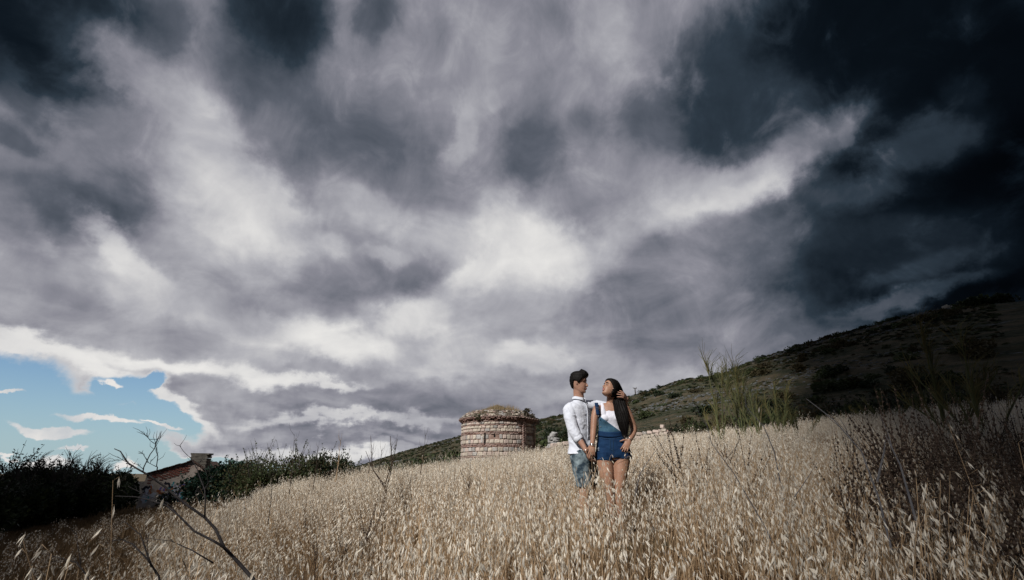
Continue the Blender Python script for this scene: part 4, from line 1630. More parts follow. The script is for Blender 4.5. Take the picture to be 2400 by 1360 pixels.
# shrubs behind the field edge
mid = [(590, 33, 1082, 1.0), (640, 31, 1078, 1.0), (690, 29, 1076, 1.0), (735, 27, 1075, 1.0), (775, 26, 1068, .9), (812, 27, 1082, .9), (615, 24, 1110, .8), (665, 24, 1108, .8), (715, 24, 1102, .8)]
wd = ['olive shrub beside the bluish trees, first of the row behind the oats', 'olive shrub second from the left behind the oat field edge', 'olive shrub behind the tall dead stem', 'olive shrub left of the leafy dark shrub',
      'dark leafy shrub sticking up highest at the right of the row', 'last olive shrub of the row before the distant slope', 'low olive shrub at the left of the front row', 'low olive shrub in the middle of the front row', 'low olive shrub at the right of the front row']
for i, (px, r_, ty_, f) in enumerate(mid):
    p = ground_at(px, r_); h_ = H(px, ty_, r_).z - p.z
    shrub('olive_shrub', 320 + i, p, h_ / 1.45 * f * 1.25, .10, 3400, [m_leaf_olive if i != 4 else m_leaf_dark, m_bark, m_leaf_brown], wd[i], 'shrubs behind the left edge of the oat field', squash=.75, lobes=10, spiky=60, sz=1 / f)
# shrubs left of the hut at the foot of the far slope
for i, (px, r_, ty_) in enumerate([(868, 60, 1080), (905, 62, 1078), (945, 58, 1068), (985, 55, 1060), (1022, 52, 1056), (1058, 48, 1052), (1085, 46, 1048)]):
    p = ground_at(px, r_); h_ = max(1.0, H(px, ty_, r_).z - p.z)
    shrub('slope_shrub', 340 + i, p, h_ / 1.3, .28, 1100, [m_leaf_dark if i % 2 else m_leaf_olive, m_bark], 'dark shrub below the slope left of the hut, ' + ['leftmost', 'second from the left', 'third from the left', 'fourth from the left', 'fifth from the left', 'sixth from the left', 'last before the hut wall'][i], 'shrubs left of the round hut', squash=.7, lobes=9, spiky=5)
for i, (px, r_, ty_) in enumerate([(1272, 37, 1005), (1310, 39, 992), (1340, 38, 995), (1380, 40, 990)]):
    p = ground_at(px, r_); h_ = max(1.0, H(px, ty_, r_).z - p.z)
    shrub('slope_shrub', 350 + i, p, h_ / 1.4, .2, 1200, [m_leaf_dark if i % 2 else m_leaf_olive, m_bark], 'green shrub behind the stone wall left of the man, ' + ['nearest the hut', 'second from the hut', 'third from the hut', 'nearest the man'][i], 'shrubs behind the stone wall', squash=.8, lobes=9, spiky=5)
# band of scrub between the field and the dark hill
for i in range(26):
    px = 1500 + i * 37 + rp.uniform(-10, 10); r_ = rp.uniform(34, 44)
    p = ground_at(px, r_)
    top = np.interp(px, [1500, 1600, 1700, 1900, 2100, 2250, 2400], [996, 990, 965, 945, 925, 905, 890]) + rp.uniform(-8, 12)
    h_ = max(.9, H(px, top, r_).z - p.z)
    shrub('scrub_bush', 360 + i, p, h_ / 1.35, .16, 1100, [rp.choice([m_leaf_dark, m_leaf_brown, m_leaf_olive]), m_bark], 'shaded scrub bush in the band between the oats and the dark hill',
          'scrub bushes below the hill on the right', squash=.75, lobes=9, spiky=26, cat='bush')


# ------------------------------------------------------------------ broom shrubs with long thin green switches
m_broom = mat('broom_switch', (.07, .08, .035), (.12, .125, .055), scale=4, translucent=.1, objrand=.2)
m_broom_y = mat('yellowed_switch', (.11, .095, .035), (.17, .14, .055), scale=4, translucent=.1, objrand=.2)


def broom(px, r_, top, nst, spread, label, seed, tuftn=16, mats=None, dens=1.0, group='broom shrubs at the back of the oat field', bare=False):
    rb_ = random.Random(seed)
    p = ground_at(px, r_); h_ = H(px, top, r_).z - p.z
    root = empty('broom_shrub', p, label, 'shrub', group)
    gs = Geo(); gt = Geo()
    for i in range(nst):
        a = rb_.uniform(0, 6.28); q = rb_.uniform(.05, spread)
        hh = h_ * rb_.uniform(.55, .98) if i else h_
        if i == 0: q = .1
        pts_ = [Vector((0, 0, -.1)), Vector((math.cos(a) * q * .35, math.sin(a) * q * .35, hh * .35)), Vector((math.cos(a) * q * .75, math.sin(a) * q * .75, hh * .65)), Vector((math.cos(a) * q, math.sin(a) * q, hh * .82))]
        gs.tube(pts_, [.022, .017, .012, .007], 4)
        for k_ in range(int(tuftn * 1.4)):
            f = rb_.uniform(.30 if not bare else .75, 1.0)
            j = min(int(f * 3), 2); b0 = pts_[j].lerp(pts_[j + 1], f * 3 - j)
            th = a + rb_.gauss(0, 1.3); L = hh * rb_.uniform(.14, .30)
            out = rb_.uniform(.15, .5)
            d1 = Vector((math.cos(th) * out, math.sin(th) * out, 1)).normalized()
            e1 = b0 + d1 * L * .55; e2 = e1 + (d1 + Vector((math.cos(th) * .35 + .35, math.sin(th) * .35, -.25))).normalized() * L * .45
            gt.tube([b0, e1, e2], [.0060 * r_ / 14, .0046 * r_ / 14, .0022 * r_ / 14], 3, rb_.random() < .3, cap=False)
    gs.build('stems', m_broom, root); gt.build('switches', mats or [m_broom, m_broom_y], root)
    return root


broom(1708, 14.0, 812, 3, .45, 'tall wispy broom shrub on the left of its pair, rising above the hill skyline', 401, 20, bare=True)
broom(1762, 14.5, 815, 6, .75, 'tallest broom shrub with fanned drooping switches above the hill skyline', 402, 34)
broom(1800, 14.0, 880, 6, .7, 'upright bushy broom shrub just right of the tallest one', 403, 26)
broom(1700, 14.8, 905, 5, .6, 'yellowish broom shrub low in front of the hillside, left of the tall ones', 404, 22, mats=[m_broom_y, m_broom])
broom(1850, 13.6, 880, 8, .9, 'wide dark broom shrub with bluish tips right of the tall ones', 405, 26)
broom(1895, 14.2, 925, 6, .8, 'lower broom shrub at the right end of the group', 406, 22)
broom(2120, 18, 905, 7, .9, 'shaded broom shrub in front of the dark hill, right of centre', 407, 26)
broom(2255, 11, 705, 6, 1.0, 'large shaded broom shrub reaching up beside the hilltop ruin', 408, 30, mats=[m_broom_y, m_broom])
broom(2345, 10, 730, 7, 1.3, 'large dark broom shrub at the right edge of the photo', 409, 26, mats=[m_broom_y, m_broom])
# thin wisps over the hedge on the left
broom(60, 23, 1058, 5, .9, 'wispy bare shrub rising over the hedge at the far left', 410, 24, mats=[m_bark], group='bare wisps over the hedge')
broom(140, 23, 1048, 5, .9, 'bare shrub with curved tips in front of the small white cloud', 411, 26, mats=[m_bark], group='bare wisps over the hedge')
broom(215, 25, 1060, 6, .9, 'bare upright twigs above the hedge near the dead branches', 412, 26, mats=[m_bark], group='bare wisps over the hedge')

# ------------------------------------------------------------------ dead weeds with knobbly seed spikes
m_weed = mat('dark_dead_weed', (.030, .020, .015), (.055, .038, .028), scale=8, rough=.9, objrand=.3)
m_greystalk = mat('grey_dead_stalk', (.07, .07, .078), (.13, .125, .13), scale=9, rough=.8, objrand=.2)


def seed_weed_mesh(seed, h_, arms):
    r_ = random.Random(seed); g_ = Geo()
    def spike(p0, d, L):
        p1 = p0 + d * L * .5 + Vector((0, 0, L * .08)); p2 = p0 + d * L + Vector((0, 0, L * .25))
        g_.tube([p0, p1, p2], [.0028, .002, .001], 3, 0, cap=False)
        n_ = int(L / .021)
        for i in range(n_):
            f = .18 + .82 * i / n_
            q = p0.lerp(p1, f * 2) if f < .5 else p1.lerp(p2, f * 2 - 1)
            s_ = r_.uniform(.005, .0115) * (1.15 - f * .5)
            if r_.random() < .25: continue
            a = r_.uniform(0, 6.28); q = q + Vector((math.cos(a), math.sin(a), 0)) * .004
            u_, v_, w_ = Vector((s_, 0, 0)), Vector((0, s_, 0)), Vector((0, 0, s_ * 1.1))
            b_ = len(g_.v); g_.v += [q + u_, q + v_, q - u_, q - v_, q + w_, q - w_]
            for f_ in ((0, 1, 4), (1, 2, 4), (2, 3, 4), (3, 0, 4), (1, 0, 5), (2, 1, 5), (3, 2, 5), (0, 3, 5)):
                g_.f.append(tuple(b_ + z_ for z_ in f_)); g_.m.append(0)
    top = Vector((r_.uniform(-.08, .08), r_.uniform(-.08, .08), h_))
    g_.tube([Vector((0, 0, -.05)), top * .5 + Vector((.01, .01, 0)), top * .8], [.004, .0032, .002], 4, 0, cap=False)
    spike(top * .62, (top + Vector((r_.uniform(-.1, .1), 0, 0))).normalized(), h_ * .4)
    for i in range(arms):
        f = r_.uniform(.3, .75); a = r_.uniform(0, 6.28)
        d = Vector((math.cos(a) * .75, math.sin(a) * .75, r_.uniform(.7, 1.3))).normalized()
        spike(top * f, d, h_ * r_.uniform(.22, .42))
    return g_.build('seed_weed', m_weed, link=False)


weed_src = [seed_weed_mesh(500 + i, 1.0, 7 + i % 4) for i in range(6)]
GW = 'dark seed spiked weeds on the right of the field'
spots = [(1625, 5.2, 1000), (1600, 5.6, 1010), (1665, 5.4, 1015), (1700, 6.2, 1020), (1760, 5.0, 1010)]
for i in range(54):
    px = 1900 + 560 * rp.random() ** .8; spots.append((px, rp.uniform(3.2, 8.0), np.interp(px, [1900, 2100, 2400], [1005, 985, 960]) + rp.uniform(-25, 75)))
for i, (px, r_, top) in enumerate(spots):
    p = ground_at(px, r_); h_ = H(px, top, r_).z - p.z
    o_ = bpy.data.objects.new('seed_weed', weed_src[i % 6]); C.objects.link(o_)
    o_.location = p; o_.scale = (h_ * .9, h_ * .9, h_); o_.rotation_euler = (rp.uniform(-.1, .1), rp.uniform(-.12, .12), rp.uniform(0, 6.28))
    if i < 5:
        tag(o_, ['dark branching seed weed standing among pale oats right of the woman', 'slim dark seed weed nearest to the woman on her right', 'dark seed weed just right of the branching one',
                 'dark seed weed below the broom shrubs', 'dark seed weed between the grey stalks'][i], 'weed')
    else:
        tag(o_, 'dark dead weed with knobbly seed spikes in the shaded right of the field', 'weed', GW)


for i in range(16):
    px = rp.uniform(620, 1290); r_ = rp.uniform(4.5, 9.0)
    p = ground_at(px, r_); h_ = rp.uniform(.55, .85)
    o_ = bpy.data.objects.new('seed_weed', weed_src[i % 6]); C.objects.link(o_)
    o_.location = p; o_.scale = (h_ * .8, h_ * .8, h_); o_.rotation_euler = (rp.uniform(-.2, .2), rp.uniform(-.2, .2), rp.uniform(0, 6.28))
    tag(o_, 'thin dark weed poking up among the sunlit oats left of the couple', 'weed', 'thin dark weeds among the sunlit oats')


def stalk(pl, r_, rad, label, m_, twigs=0, seed=1, group=None, name='dead_stalk', cat='stalk', depth=None):
    """a dead stem through measured points at about range r_"""
    r2 = random.Random(seed)
    P_ = [H(x_, y_, r_ + (depth[i] if depth else 0)) for i, (x_, y_) in enumerate(pl)]
    base = P_[0].copy()
    g_ = Geo()
    n_ = len(P_)
    g_.tube([p - base for p in P_], [rad * (1 - .75 * i / (n_ - 1)) for i in range(n_)], 6)
    for k_ in range(twigs):
        f = r2.uniform(.35, .98) * (n_ - 1); j = min(int(f), n_ - 2)
        q = P_[j].lerp(P_[j + 1], f - j) - base; t_ = (P_[j + 1] - P_[j]).normalized()
        L = rad * r2.uniform(14, 34)
        d = (t_ + Vector((r2.uniform(-1, 1), r2.uniform(-.6, .6), r2.uniform(-.2, .6)))).normalized()
        g_.tube([q, q + d * L * .5, q + (d + t_ * .5).normalized() * L], [rad * .35, rad * .25, rad * .12], 4, cap=False)
    o_ = g_.build(name, m_)
    o_.location = base
    return tag(o_, label, cat, group)


stalk([(1820, 1290), (1790, 1230), (1720, 1110), (1668, 1040), (1655, 990)], 3.6, .005, 'bluish grey bent stalk crossing the oats right of the woman', m_greystalk, 1, 2)
stalk([(1845, 1260), (1838, 1180), (1815, 1060), (1790, 1000), (1745, 950)], 4.2, .0065, 'thick grey stalk leaning left below the broom shrubs', m_greystalk, 3, 3)
stalk([(2090, 1290), (2060, 1170), (2020, 1060), (1955, 985), (1890, 935)], 3.2, .0055, 'long grey stalk leaning left in the shaded right of the field', m_greystalk, 3, 4)
stalk([(2150, 1230), (2110, 1090), (2075, 1020)], 3.4, .007, 'short grey stalk beside the long leaning one', m_greystalk, 1, 5)
stalk([(1488, 1165), (1500, 1110), (1530, 1065), (1570, 1020)], 4.4, .004, 'thin curved dark stalk just right of the woman\'s legs', m_greystalk, 0, 6)
stalk([(2056, 1130), (2072, 1060), (2075, 1030)], 3.0, .006, 'upright bluish stalk stub in the right of the field', m_greystalk, 0, 7)
stalk([(1915, 1085), (1880, 1140), (1850, 1180)][::-1], 3.9, .004, 'thin dark curved stem over the pale oats on the right', m_greystalk, 0, 8)
for i, (px, top, bot, r_) in enumerate([(690, 1018, 1160, 7.5), (745, 1045, 1150, 9), (798, 1030, 1130, 7), (875, 1050, 1110, 13), (920, 1035, 1110, 13), (997, 1020, 1110, 10), (895, 1055, 1120, 12), (640, 1100, 1230, 4.5)]):
    lab = ['tall dead weed with a feathery tip before the green shrubs', 'forked thin dead stem left of the leafy shrub', 'tall straw coloured stem in front of the leafy shrub', 'thin forked stem against the clouds left of the slope',
           'thin branched stem against the distant slope', 'single tall thin stem left of the round hut', 'short thin forked stem below the distant slope', 'dark crooked weed in the oats at the field edge'][i]
    stalk([(px - 12, bot), (px - 4, (top + bot) / 2), (px, top)], r_, .006 * r_ / 8, lab, m_weed if i != 2 else m_stem, 9, 30 + i)

# big dead branching shrub in the left foreground
g = Geo()
B0 = None
def br(pl, r0, r1, rad0, rad1, n_=6):
    P_ = [H(x_, y_, r0 + (r1 - r0) * i / (len(pl) - 1)) for i, (x_, y_) in enumerate(pl)]
    g.tube([p - DB for p in P_], [(rad0 + (rad1 - rad0) * i / (len(P_) - 1)) * .72 for i in range(len(P_))], n_)
    for k_ in range(len(pl)):            # fine side twigs and knots
        f = rp.uniform(.3, 1) * (len(P_) - 1); j = min(int(f), len(P_) - 2)
        q = P_[j].lerp(P_[j + 1], f - j) - DB; t_ = (P_[j + 1] - P_[j]).normalized()
        d = (t_ * .8 + Vector((rp.uniform(-1, 1), rp.uniform(-1, 1), rp.uniform(-.5, .9)))).normalized(); L = rp.uniform(.008, .035)
        g.tube([q, q + d * L, q + (d + t_ * .4).normalized() * L * 1.7], [.0011, .0009, .0005], 3, cap=False)


_r = 2.7
b0 = H(640, 1420, _r); DB = Vector((b0.x, b0.y, gz(b0.x, b0.y)))
b_pts = [(640, 1420), (600, 1365), (560, 1320), (525, 1283), (505, 1240), (480, 1213), (430, 1178), (385, 1140), (345, 1112), (320, 1098), (300, 1085), (282, 1058), (268, 1052)]
P_ = [H(x_, y_, _r + .02 * i) for i, (x_, y_) in enumerate(b_pts)]
g.tube([Vector((.25, 0, -.1)), Vector((.12, 0, .1))] + [p - DB for p in P_], [.010, .0095] + [.0085 * (1 - .80 * i / 12) for i in range(13)], 7)
br([(525, 1283), (500, 1268), (455, 1245), (420, 1210), (390, 1185), (350, 1172), (318, 1165), (270, 1163)], 2.72, 2.9, .0075, .0018)
br([(335, 1107), (337, 1095), (352, 1065), (362, 1052), (368, 1030), (350, 1030), (345, 1022), (336, 1017)], 2.85, 2.8, .0035, .0012)
br([(366, 1112), (369, 1096), (367, 1092), (370, 1070), (366, 1050), (363, 1040), (372, 1028)], 2.85, 2.8, .0036, .001)
br([(362, 1040), (352, 1033), (343, 1020), (335, 1018)], 2.83, 2.83, .0022, .0008)
br([(366, 1045), (374, 1030), (376, 1025)], 2.83, 2.83, .0018, .0007)
br([(336, 1100), (326, 1092), (323, 1085)], 2.83, 2.8, .002, .0007)
br([(345, 1080), (335, 1064), (325, 1062)], 2.83, 2.8, .002, .0007)
br([(335, 1064), (333, 1059)], 2.83, 2.8, .0015, .0007)
br([(366, 1094), (350, 1086), (343, 1080)], 2.83, 2.8, .002, .0007)
br([(352, 1087), (354, 1077)], 2.83, 2.8, .0015, .0007)
br([(312, 1093), (303, 1090), (292, 1078), (268, 1080), (262, 1082)], 2.9, 2.9, .0022, .0008)
br([(300, 1085), (290, 1080), (275, 1070)], 2.9, 2.9, .0018, .0008)
br([(480, 1213), (481, 1170), (480, 1148), (466, 1113), (461, 1098), (448, 1075), (440, 1068)], 2.75, 2.85, .0055, .0015)
br([(461, 1098), (468, 1085), (472, 1078)], 2.8, 2.85, .002, .0008)
br([(440, 1068), (430, 1058), (421, 1045), (422, 1043)], 2.85, 2.85, .002, .0010)
br([(481, 1168), (474, 1158), (458, 1150)], 2.78, 2.8, .002, .0009)
br([(480, 1148), (492, 1125), (497, 1115)], 2.78, 2.8, .0025, .001)
br([(488, 1132), (485, 1112), (480, 1100), (486, 1098)], 2.78, 2.8, .002, .0008)
br([(480, 1190), (470, 1183), (458, 1160), (458, 1152)], 2.76, 2.8, .002, .0009)
br([(420, 1210), (395, 1180), (345, 1162), (300, 1140)], 2.82, 2.9, .003, .001)
dead = g.build('dead_shrub', mat('dead_branch', (.015, .013, .014), (.045, .04, .04), scale=25, rough=.75, bump=.0008, bscale=60), smooth=True)
dead.location = DB
tag(dead, 'big dead branching shrub reaching across the left foreground before the ruined house', 'shrub')
# second small dead shrub at the bottom left
g = Geo(); b0 = H(375, 1420, 2.5); DB = Vector((b0.x, b0.y, b0.z - .3))
br([(390, 1440), (372, 1350), (345, 1310), (310, 1275), (285, 1265), (255, 1268)], 2.5, 2.6, .006, .0015)
br([(355, 1330), (340, 1285), (330, 1255), (295, 1225), (290, 1222)], 2.5, 2.6, .004, .001)
br([(365, 1345), (348, 1305), (345, 1270), (348, 1258)], 2.5, 2.5, .003, .001)
br([(500, 1320), (450, 1290), (400, 1268), (345, 1262)], 2.5, 2.6, .004, .001)
o_ = g.build('dead_shrub', bpy.data.materials['dead_branch'], smooth=True); o_.location = DB
tag(o_, 'small forked dead shrub at the bottom left below the big one', 'shrub')
br_list = None
g = Geo(); b0 = H(215, 1420, 2.6); DB = Vector((b0.x, b0.y, b0.z - .3))
br([(230, 1430), (205, 1350), (178, 1318), (140, 1308), (95, 1295)], 2.6, 2.7, .004, .001)
br([(190, 1330), (182, 1280), (178, 1240)], 2.6, 2.7, .002, .0008)
o_ = g.build('dead_shrub', bpy.data.materials['dead_branch'], smooth=True); o_.location = DB
tag(o_, 'thin dead twig at the lower left corner over the mown grass', 'shrub')
# dark trunk-like post seen in the oats
stalk([(895, 1240), (898, 1190), (905, 1150), (900, 1130)], 8.0, .03, 'short dark weathered stump standing in the oats left of the hut', m_weed, 4, 77, name='dead_stump', cat='stump')
# pale board lying on the mown ground
g = Geo(); p = ground_at(247, 36); g.box((0, 0, .06), (1.0, .25, .05), Matrix.Rotation(.2, 3, 'Z'))
o_ = g.build('plank', mat('pale_board', (.35, .38, .42))); o_.location = p
tag(o_, 'pale board lying on the ground before the dark hedge', 'board')

# ------------------------------------------------------------------ people
CF = Vector((0, CW, SW))


def PP(px, py, y):
    return W(px, py, y)


def mpp(p):
    """metres covered by one photo pixel at that point"""
    return p.dot(CF) / F


class Flesh:
    """rings joined into closed tubes, later fused into one skin"""
    def __init__(s):
        s.v = []; s.f = []

    def rings(s, rings, cap=True):
        n = len(rings[0]); b = len(s.v)
        for r_ in rings: s.v += [Vector(q) for q in r_]
        for i in range(len(rings) - 1):
            for k in range(n):
                s.f.append((b + i * n + k, b + i * n + (k + 1) % n, b + (i + 1) * n + (k + 1) % n, b + (i + 1) * n + k))
        if cap:
            s.f.append(tuple(b + k for k in range(n))[::-1])
            e = b + (len(rings) - 1) * n
            s.f.append(tuple(e + k for k in range(n)))

    def limb(s, pts, n=16, sub=3, flat=1.0, fdir=None, round_ends=True):
        """pts: (Vector, radius). smooth chain of round cross sections; flat<1 squashes along fdir"""
        P_ = [p for p, _ in pts]; Rr = [r_ for _, r_ in pts]
        Q = []; RR = []
        m_ = len(P_)
        for i in range(m_ - 1):
            p0 = P_[max(i - 1, 0)]; p1 = P_[i]; p2 = P_[i + 1]; p3 = P_[min(i + 2, m_ - 1)]
            for j in range(sub):
                t = j / sub
                Q.append(.5 * ((2 * p1) + (p2 - p0) * t + (2 * p0 - 5 * p1 + 4 * p2 - p3) * t * t + (3 * p1 - p0 - 3 * p2 + p3) * t ** 3))
                tt = t * t * (3 - 2 * t) if False else t
                RR.append(Rr[i] * (1 - tt) + Rr[i + 1] * tt)
        Q.append(P_[-1]); RR.append(Rr[-1])
        if round_ends:
            d0 = (Q[0] - Q[1]).normalized(); d1 = (Q[-1] - Q[-2]).normalized()
            q0, r0, q1, r1 = Q[0], RR[0], Q[-1], RR[-1]
            Q = [q0 + d0 * r0 * .85, q0 + d0 * r0 * .5] + Q + [q1 + d1 * r1 * .5, q1 + d1 * r1 * .85]
            RR = [r0 * .4, r0 * .82] + RR + [r1 * .82, r1 * .4]
        prev = None; out = []
        for i, p in enumerate(Q):
            t = (Q[min(i + 1, len(Q) - 1)] - Q[max(i - 1, 0)]).normalized()
            if fdir is not None:
                a = fdir - t * fdir.dot(t)
            elif prev is None:
                a = t.cross(Vector((1, 0, 0)));
                if a.length < .1: a = t.cross(Vector((0, 1, 0)))
            else:
                a = prev - t * prev.dot(t)
            a.normalize(); prev = a; b_ = t.cross(a)
            out.append([p + (a * math.cos(2 * math.pi * k / n) * flat + b_ * math.sin(2 * math.pi * k / n)) * RR[i] for k in range(n)])
        s.rings(out)

    def trunk(s, levels, yaw, n=28, sub=3, pw=2.3):
        """levels: (centre, half width, half depth front, half depth back); horizontal superellipse sections"""
        l_ = Vector((math.cos(yaw), math.sin(yaw), 0)); f_ = Vector((math.sin(yaw), -math.cos(yaw), 0))
        out = []
        m_ = len(levels)
        def cr(a, b, c, d, t):
            return .5 * ((2 * b) + (c - a) * t + (2 * a - 5 * b + 4 * c - d) * t * t + (3 * b - a - 3 * c + d) * t ** 3)
        seq = []
        for i in range(m_ - 1):
            L = [levels[max(i - 1, 0)], levels[i], levels[i + 1], levels[min(i + 2, m_ - 1)]]
            for j in range(sub):
                t = j / sub
                seq.append(tuple(cr(L[0][q], L[1][q], L[2][q], L[3][q], t) for q in range(4)))
        seq.append(levels[-1])
        for c_, a, bf, bb in seq:
            ring = []
            for k in range(n):
                th = 2 * math.pi * k / n; ct, st = math.cos(th), math.sin(th)
                x_ = math.copysign(abs(ct) ** (2 / pw), ct) * a; y_ = math.copysign(abs(st) ** (2 / pw), st) * (bf if st > 0 else bb)
                ring.append(c_ + l_ * x_ + f_ * y_)
            out.append(ring)
        s.rings(out)
        return seq, l_, f_

    def fuse(s, name, voxel, smooth=2, iters=1):
        me = make_mesh(name, s.v, s.f)
        o_ = bpy.data.objects.new(name, me); C.objects.link(o_)
        md = o_.modifiers.new('r', 'REMESH'); md.mode = 'VOXEL'; md.voxel_size = voxel; md.use_smooth_shade = True
        if smooth:
            ms = o_.modifiers.new('s', 'SMOOTH'); ms.factor = .5; ms.iterations = smooth
        dg = bpy.context.evaluated_depsgraph_get(); dg.update()
        ev = o_.evaluated_get(dg)
        out = bpy.data.meshes.new_from_object(ev)
        out.name = name
        bpy.data.objects.remove(o_); bpy.data.meshes.remove(me)
        return out


def wrinkle(me, amp, fn):
    n_ = len(me.vertices)
    co = np.empty(n_ * 3, np.float32); me.vertices.foreach_get('co', co); co = co.reshape(-1, 3)
    no = np.empty(n_ * 3, np.float32); me.vertices.foreach_get('normal', no); no = no.reshape(-1, 3)
    co += no * (fn(co) * amp)[:, None]
    me.vertices.foreach_set('co', co.ravel()); me.update()


def slab(name, rows, thick, m_, parent, nrm=None, smooth=True):
    """thin sheet with thickness from a grid of points; nrm points outwards"""
    R_ = len(rows); K = len(rows[0]); v = [q for r_ in rows for q in r_]
    nrm = nrm or Vector((0, -1, 0))
    v2 = [q - nrm * thick for q in v]
    f = []
    N_ = R_ * K
    for i in range(R_ - 1):
        for j in range(K - 1):
            a = i * K + j
            f.append((a, a + 1, a + K + 1, a + K)); f.append((N_ + a, N_ + a + K, N_ + a + K + 1, N_ + a + 1))
    bd = [j for j in range(K)] + [i * K + K - 1 for i in range(1, R_)] + [(R_ - 1) * K + j for j in range(K - 2, -1, -1)] + [i * K for i in range(R_ - 2, 0, -1)]
    for i in range(len(bd)):
        a, b_ = bd[i], bd[(i + 1) % len(bd)]
        f.append((a, a + N_, b_ + N_, b_))
    return mesh_obj(name, make_mesh(name, v + v2, f), parent, m_, smooth)


# ---- head
HZ = [-.115, -.105, -.09, -.075, -.055, -.035, -.01, .015, .035, .06, .085, .105, .115]
HF = [.060, .081, .088, .083, .089, .087, .085, .080, .088, .086, .070, .040, .006]
HB = [.010, -.004, -.022, -.045, -.066, -.080, -.090, -.096, -.099, -.098, -.088, -.062, -.030]
HW = [.020, .036, .047, .055, .060, .065, .069, .0715, .074, .075, .068, .048, .014]


def head_pt(th, z, off=0.0, sx=1.0):
    """th 0 = straight ahead; local axes x forward, y left, z up"""
    f_ = np.interp(z, HZ, HF); b_ = np.interp(z, HZ, HB); w_ = np.interp(z, HZ, HW) * sx
    cx = (f_ + b_) / 2; ax = (f_ - b_) / 2 + off; ay = w_ + off
    c_, s_ = math.cos(th), math.sin(th)
    p = 2.25
    x_ = math.copysign(abs(c_) ** (2 / p), c_) * ax; y_ = math.copysign(abs(s_) ** (2 / p), s_) * ay
    if c_ > 0:                     # face narrows towards the front
        y_ *= 1 - .10 * c_
        # eye hollows
        x_ -= .011 * math.exp(-((z - .014) / .013) ** 2) * math.exp(-((abs(y_) - .031) / .014) ** 2)
        x_ += .004 * math.exp(-((z + .02) / .02) ** 2) * math.exp(-((abs(y_) - .038) / .016) ** 2)
    return Vector((cx + x_, y_, z))


def head_matrix(centre, yaw, pitch, roll=0.0, s=1.0):
    """yaw: direction faced, measured from +x towards +y; pitch up positive"""
    M_ = Matrix.Rotation(yaw, 4, 'Z') @ Matrix.Rotation(-pitch, 4, 'Y') @ Matrix.Rotation(roll, 4, 'X')
    return Matrix.Translation(centre) @ M_ @ Matrix.Scale(s, 4)


def add_head(fl, M_, nose=1.0):
    rings = []
    for z in np.linspace(-.114, .1148, 34):
        rings.append([M_ @ head_pt(2 * math.pi * k / 36, z) for k in range(36)])
    fl.rings(rings)
    sc = M_.to_scale()[0]
    # nose
    fl.limb([(M_ @ Vector((.078, 0, .022)), .007 * sc), (M_ @ Vector((.092, 0, .0)), .0085 * sc), (M_ @ Vector((.1035 * nose, 0, -.020)), .0105 * sc), (M_ @ Vector((.100, 0, -.029)), .009 * sc)], 10)
    for q in (-1, 1):
        fl.limb([(M_ @ Vector((.090, .010 * q, -.026)), .0075 * sc), (M_ @ Vector((.083, .013 * q, -.027)), .006 * sc)], 8)
        # ears
        fl.limb([(M_ @ Vector((-.002, .073 * q, .020)), .012 * sc), (M_ @ Vector((-.010, .078 * q, .012)), .017 * sc), (M_ @ Vector((-.006, .074 * q, -.018)), .010 * sc)], 10, flat=.45, fdir=(M_.to_3x3() @ Vector((0, 1, 0))).normalized())
    # lips and chin
    fl.limb([(M_ @ Vector((.083, -.018, -.052)), .004 * sc), (M_ @ Vector((.092, 0, -.050)), .0065 * sc), (M_ @ Vector((.083, .018, -.052)), .004 * sc)], 8)
    fl.limb([(M_ @ Vector((.082, -.016, -.063)), .004 * sc), (M_ @ Vector((.089, 0, -.064)), .0068 * sc), (M_ @ Vector((.082, .016, -.063)), .004 * sc)], 8)
    fl.limb([(M_ @ Vector((.078, -.012, -.094)), .012 * sc), (M_ @ Vector((.078, .012, -.094)), .012 * sc)], 8)


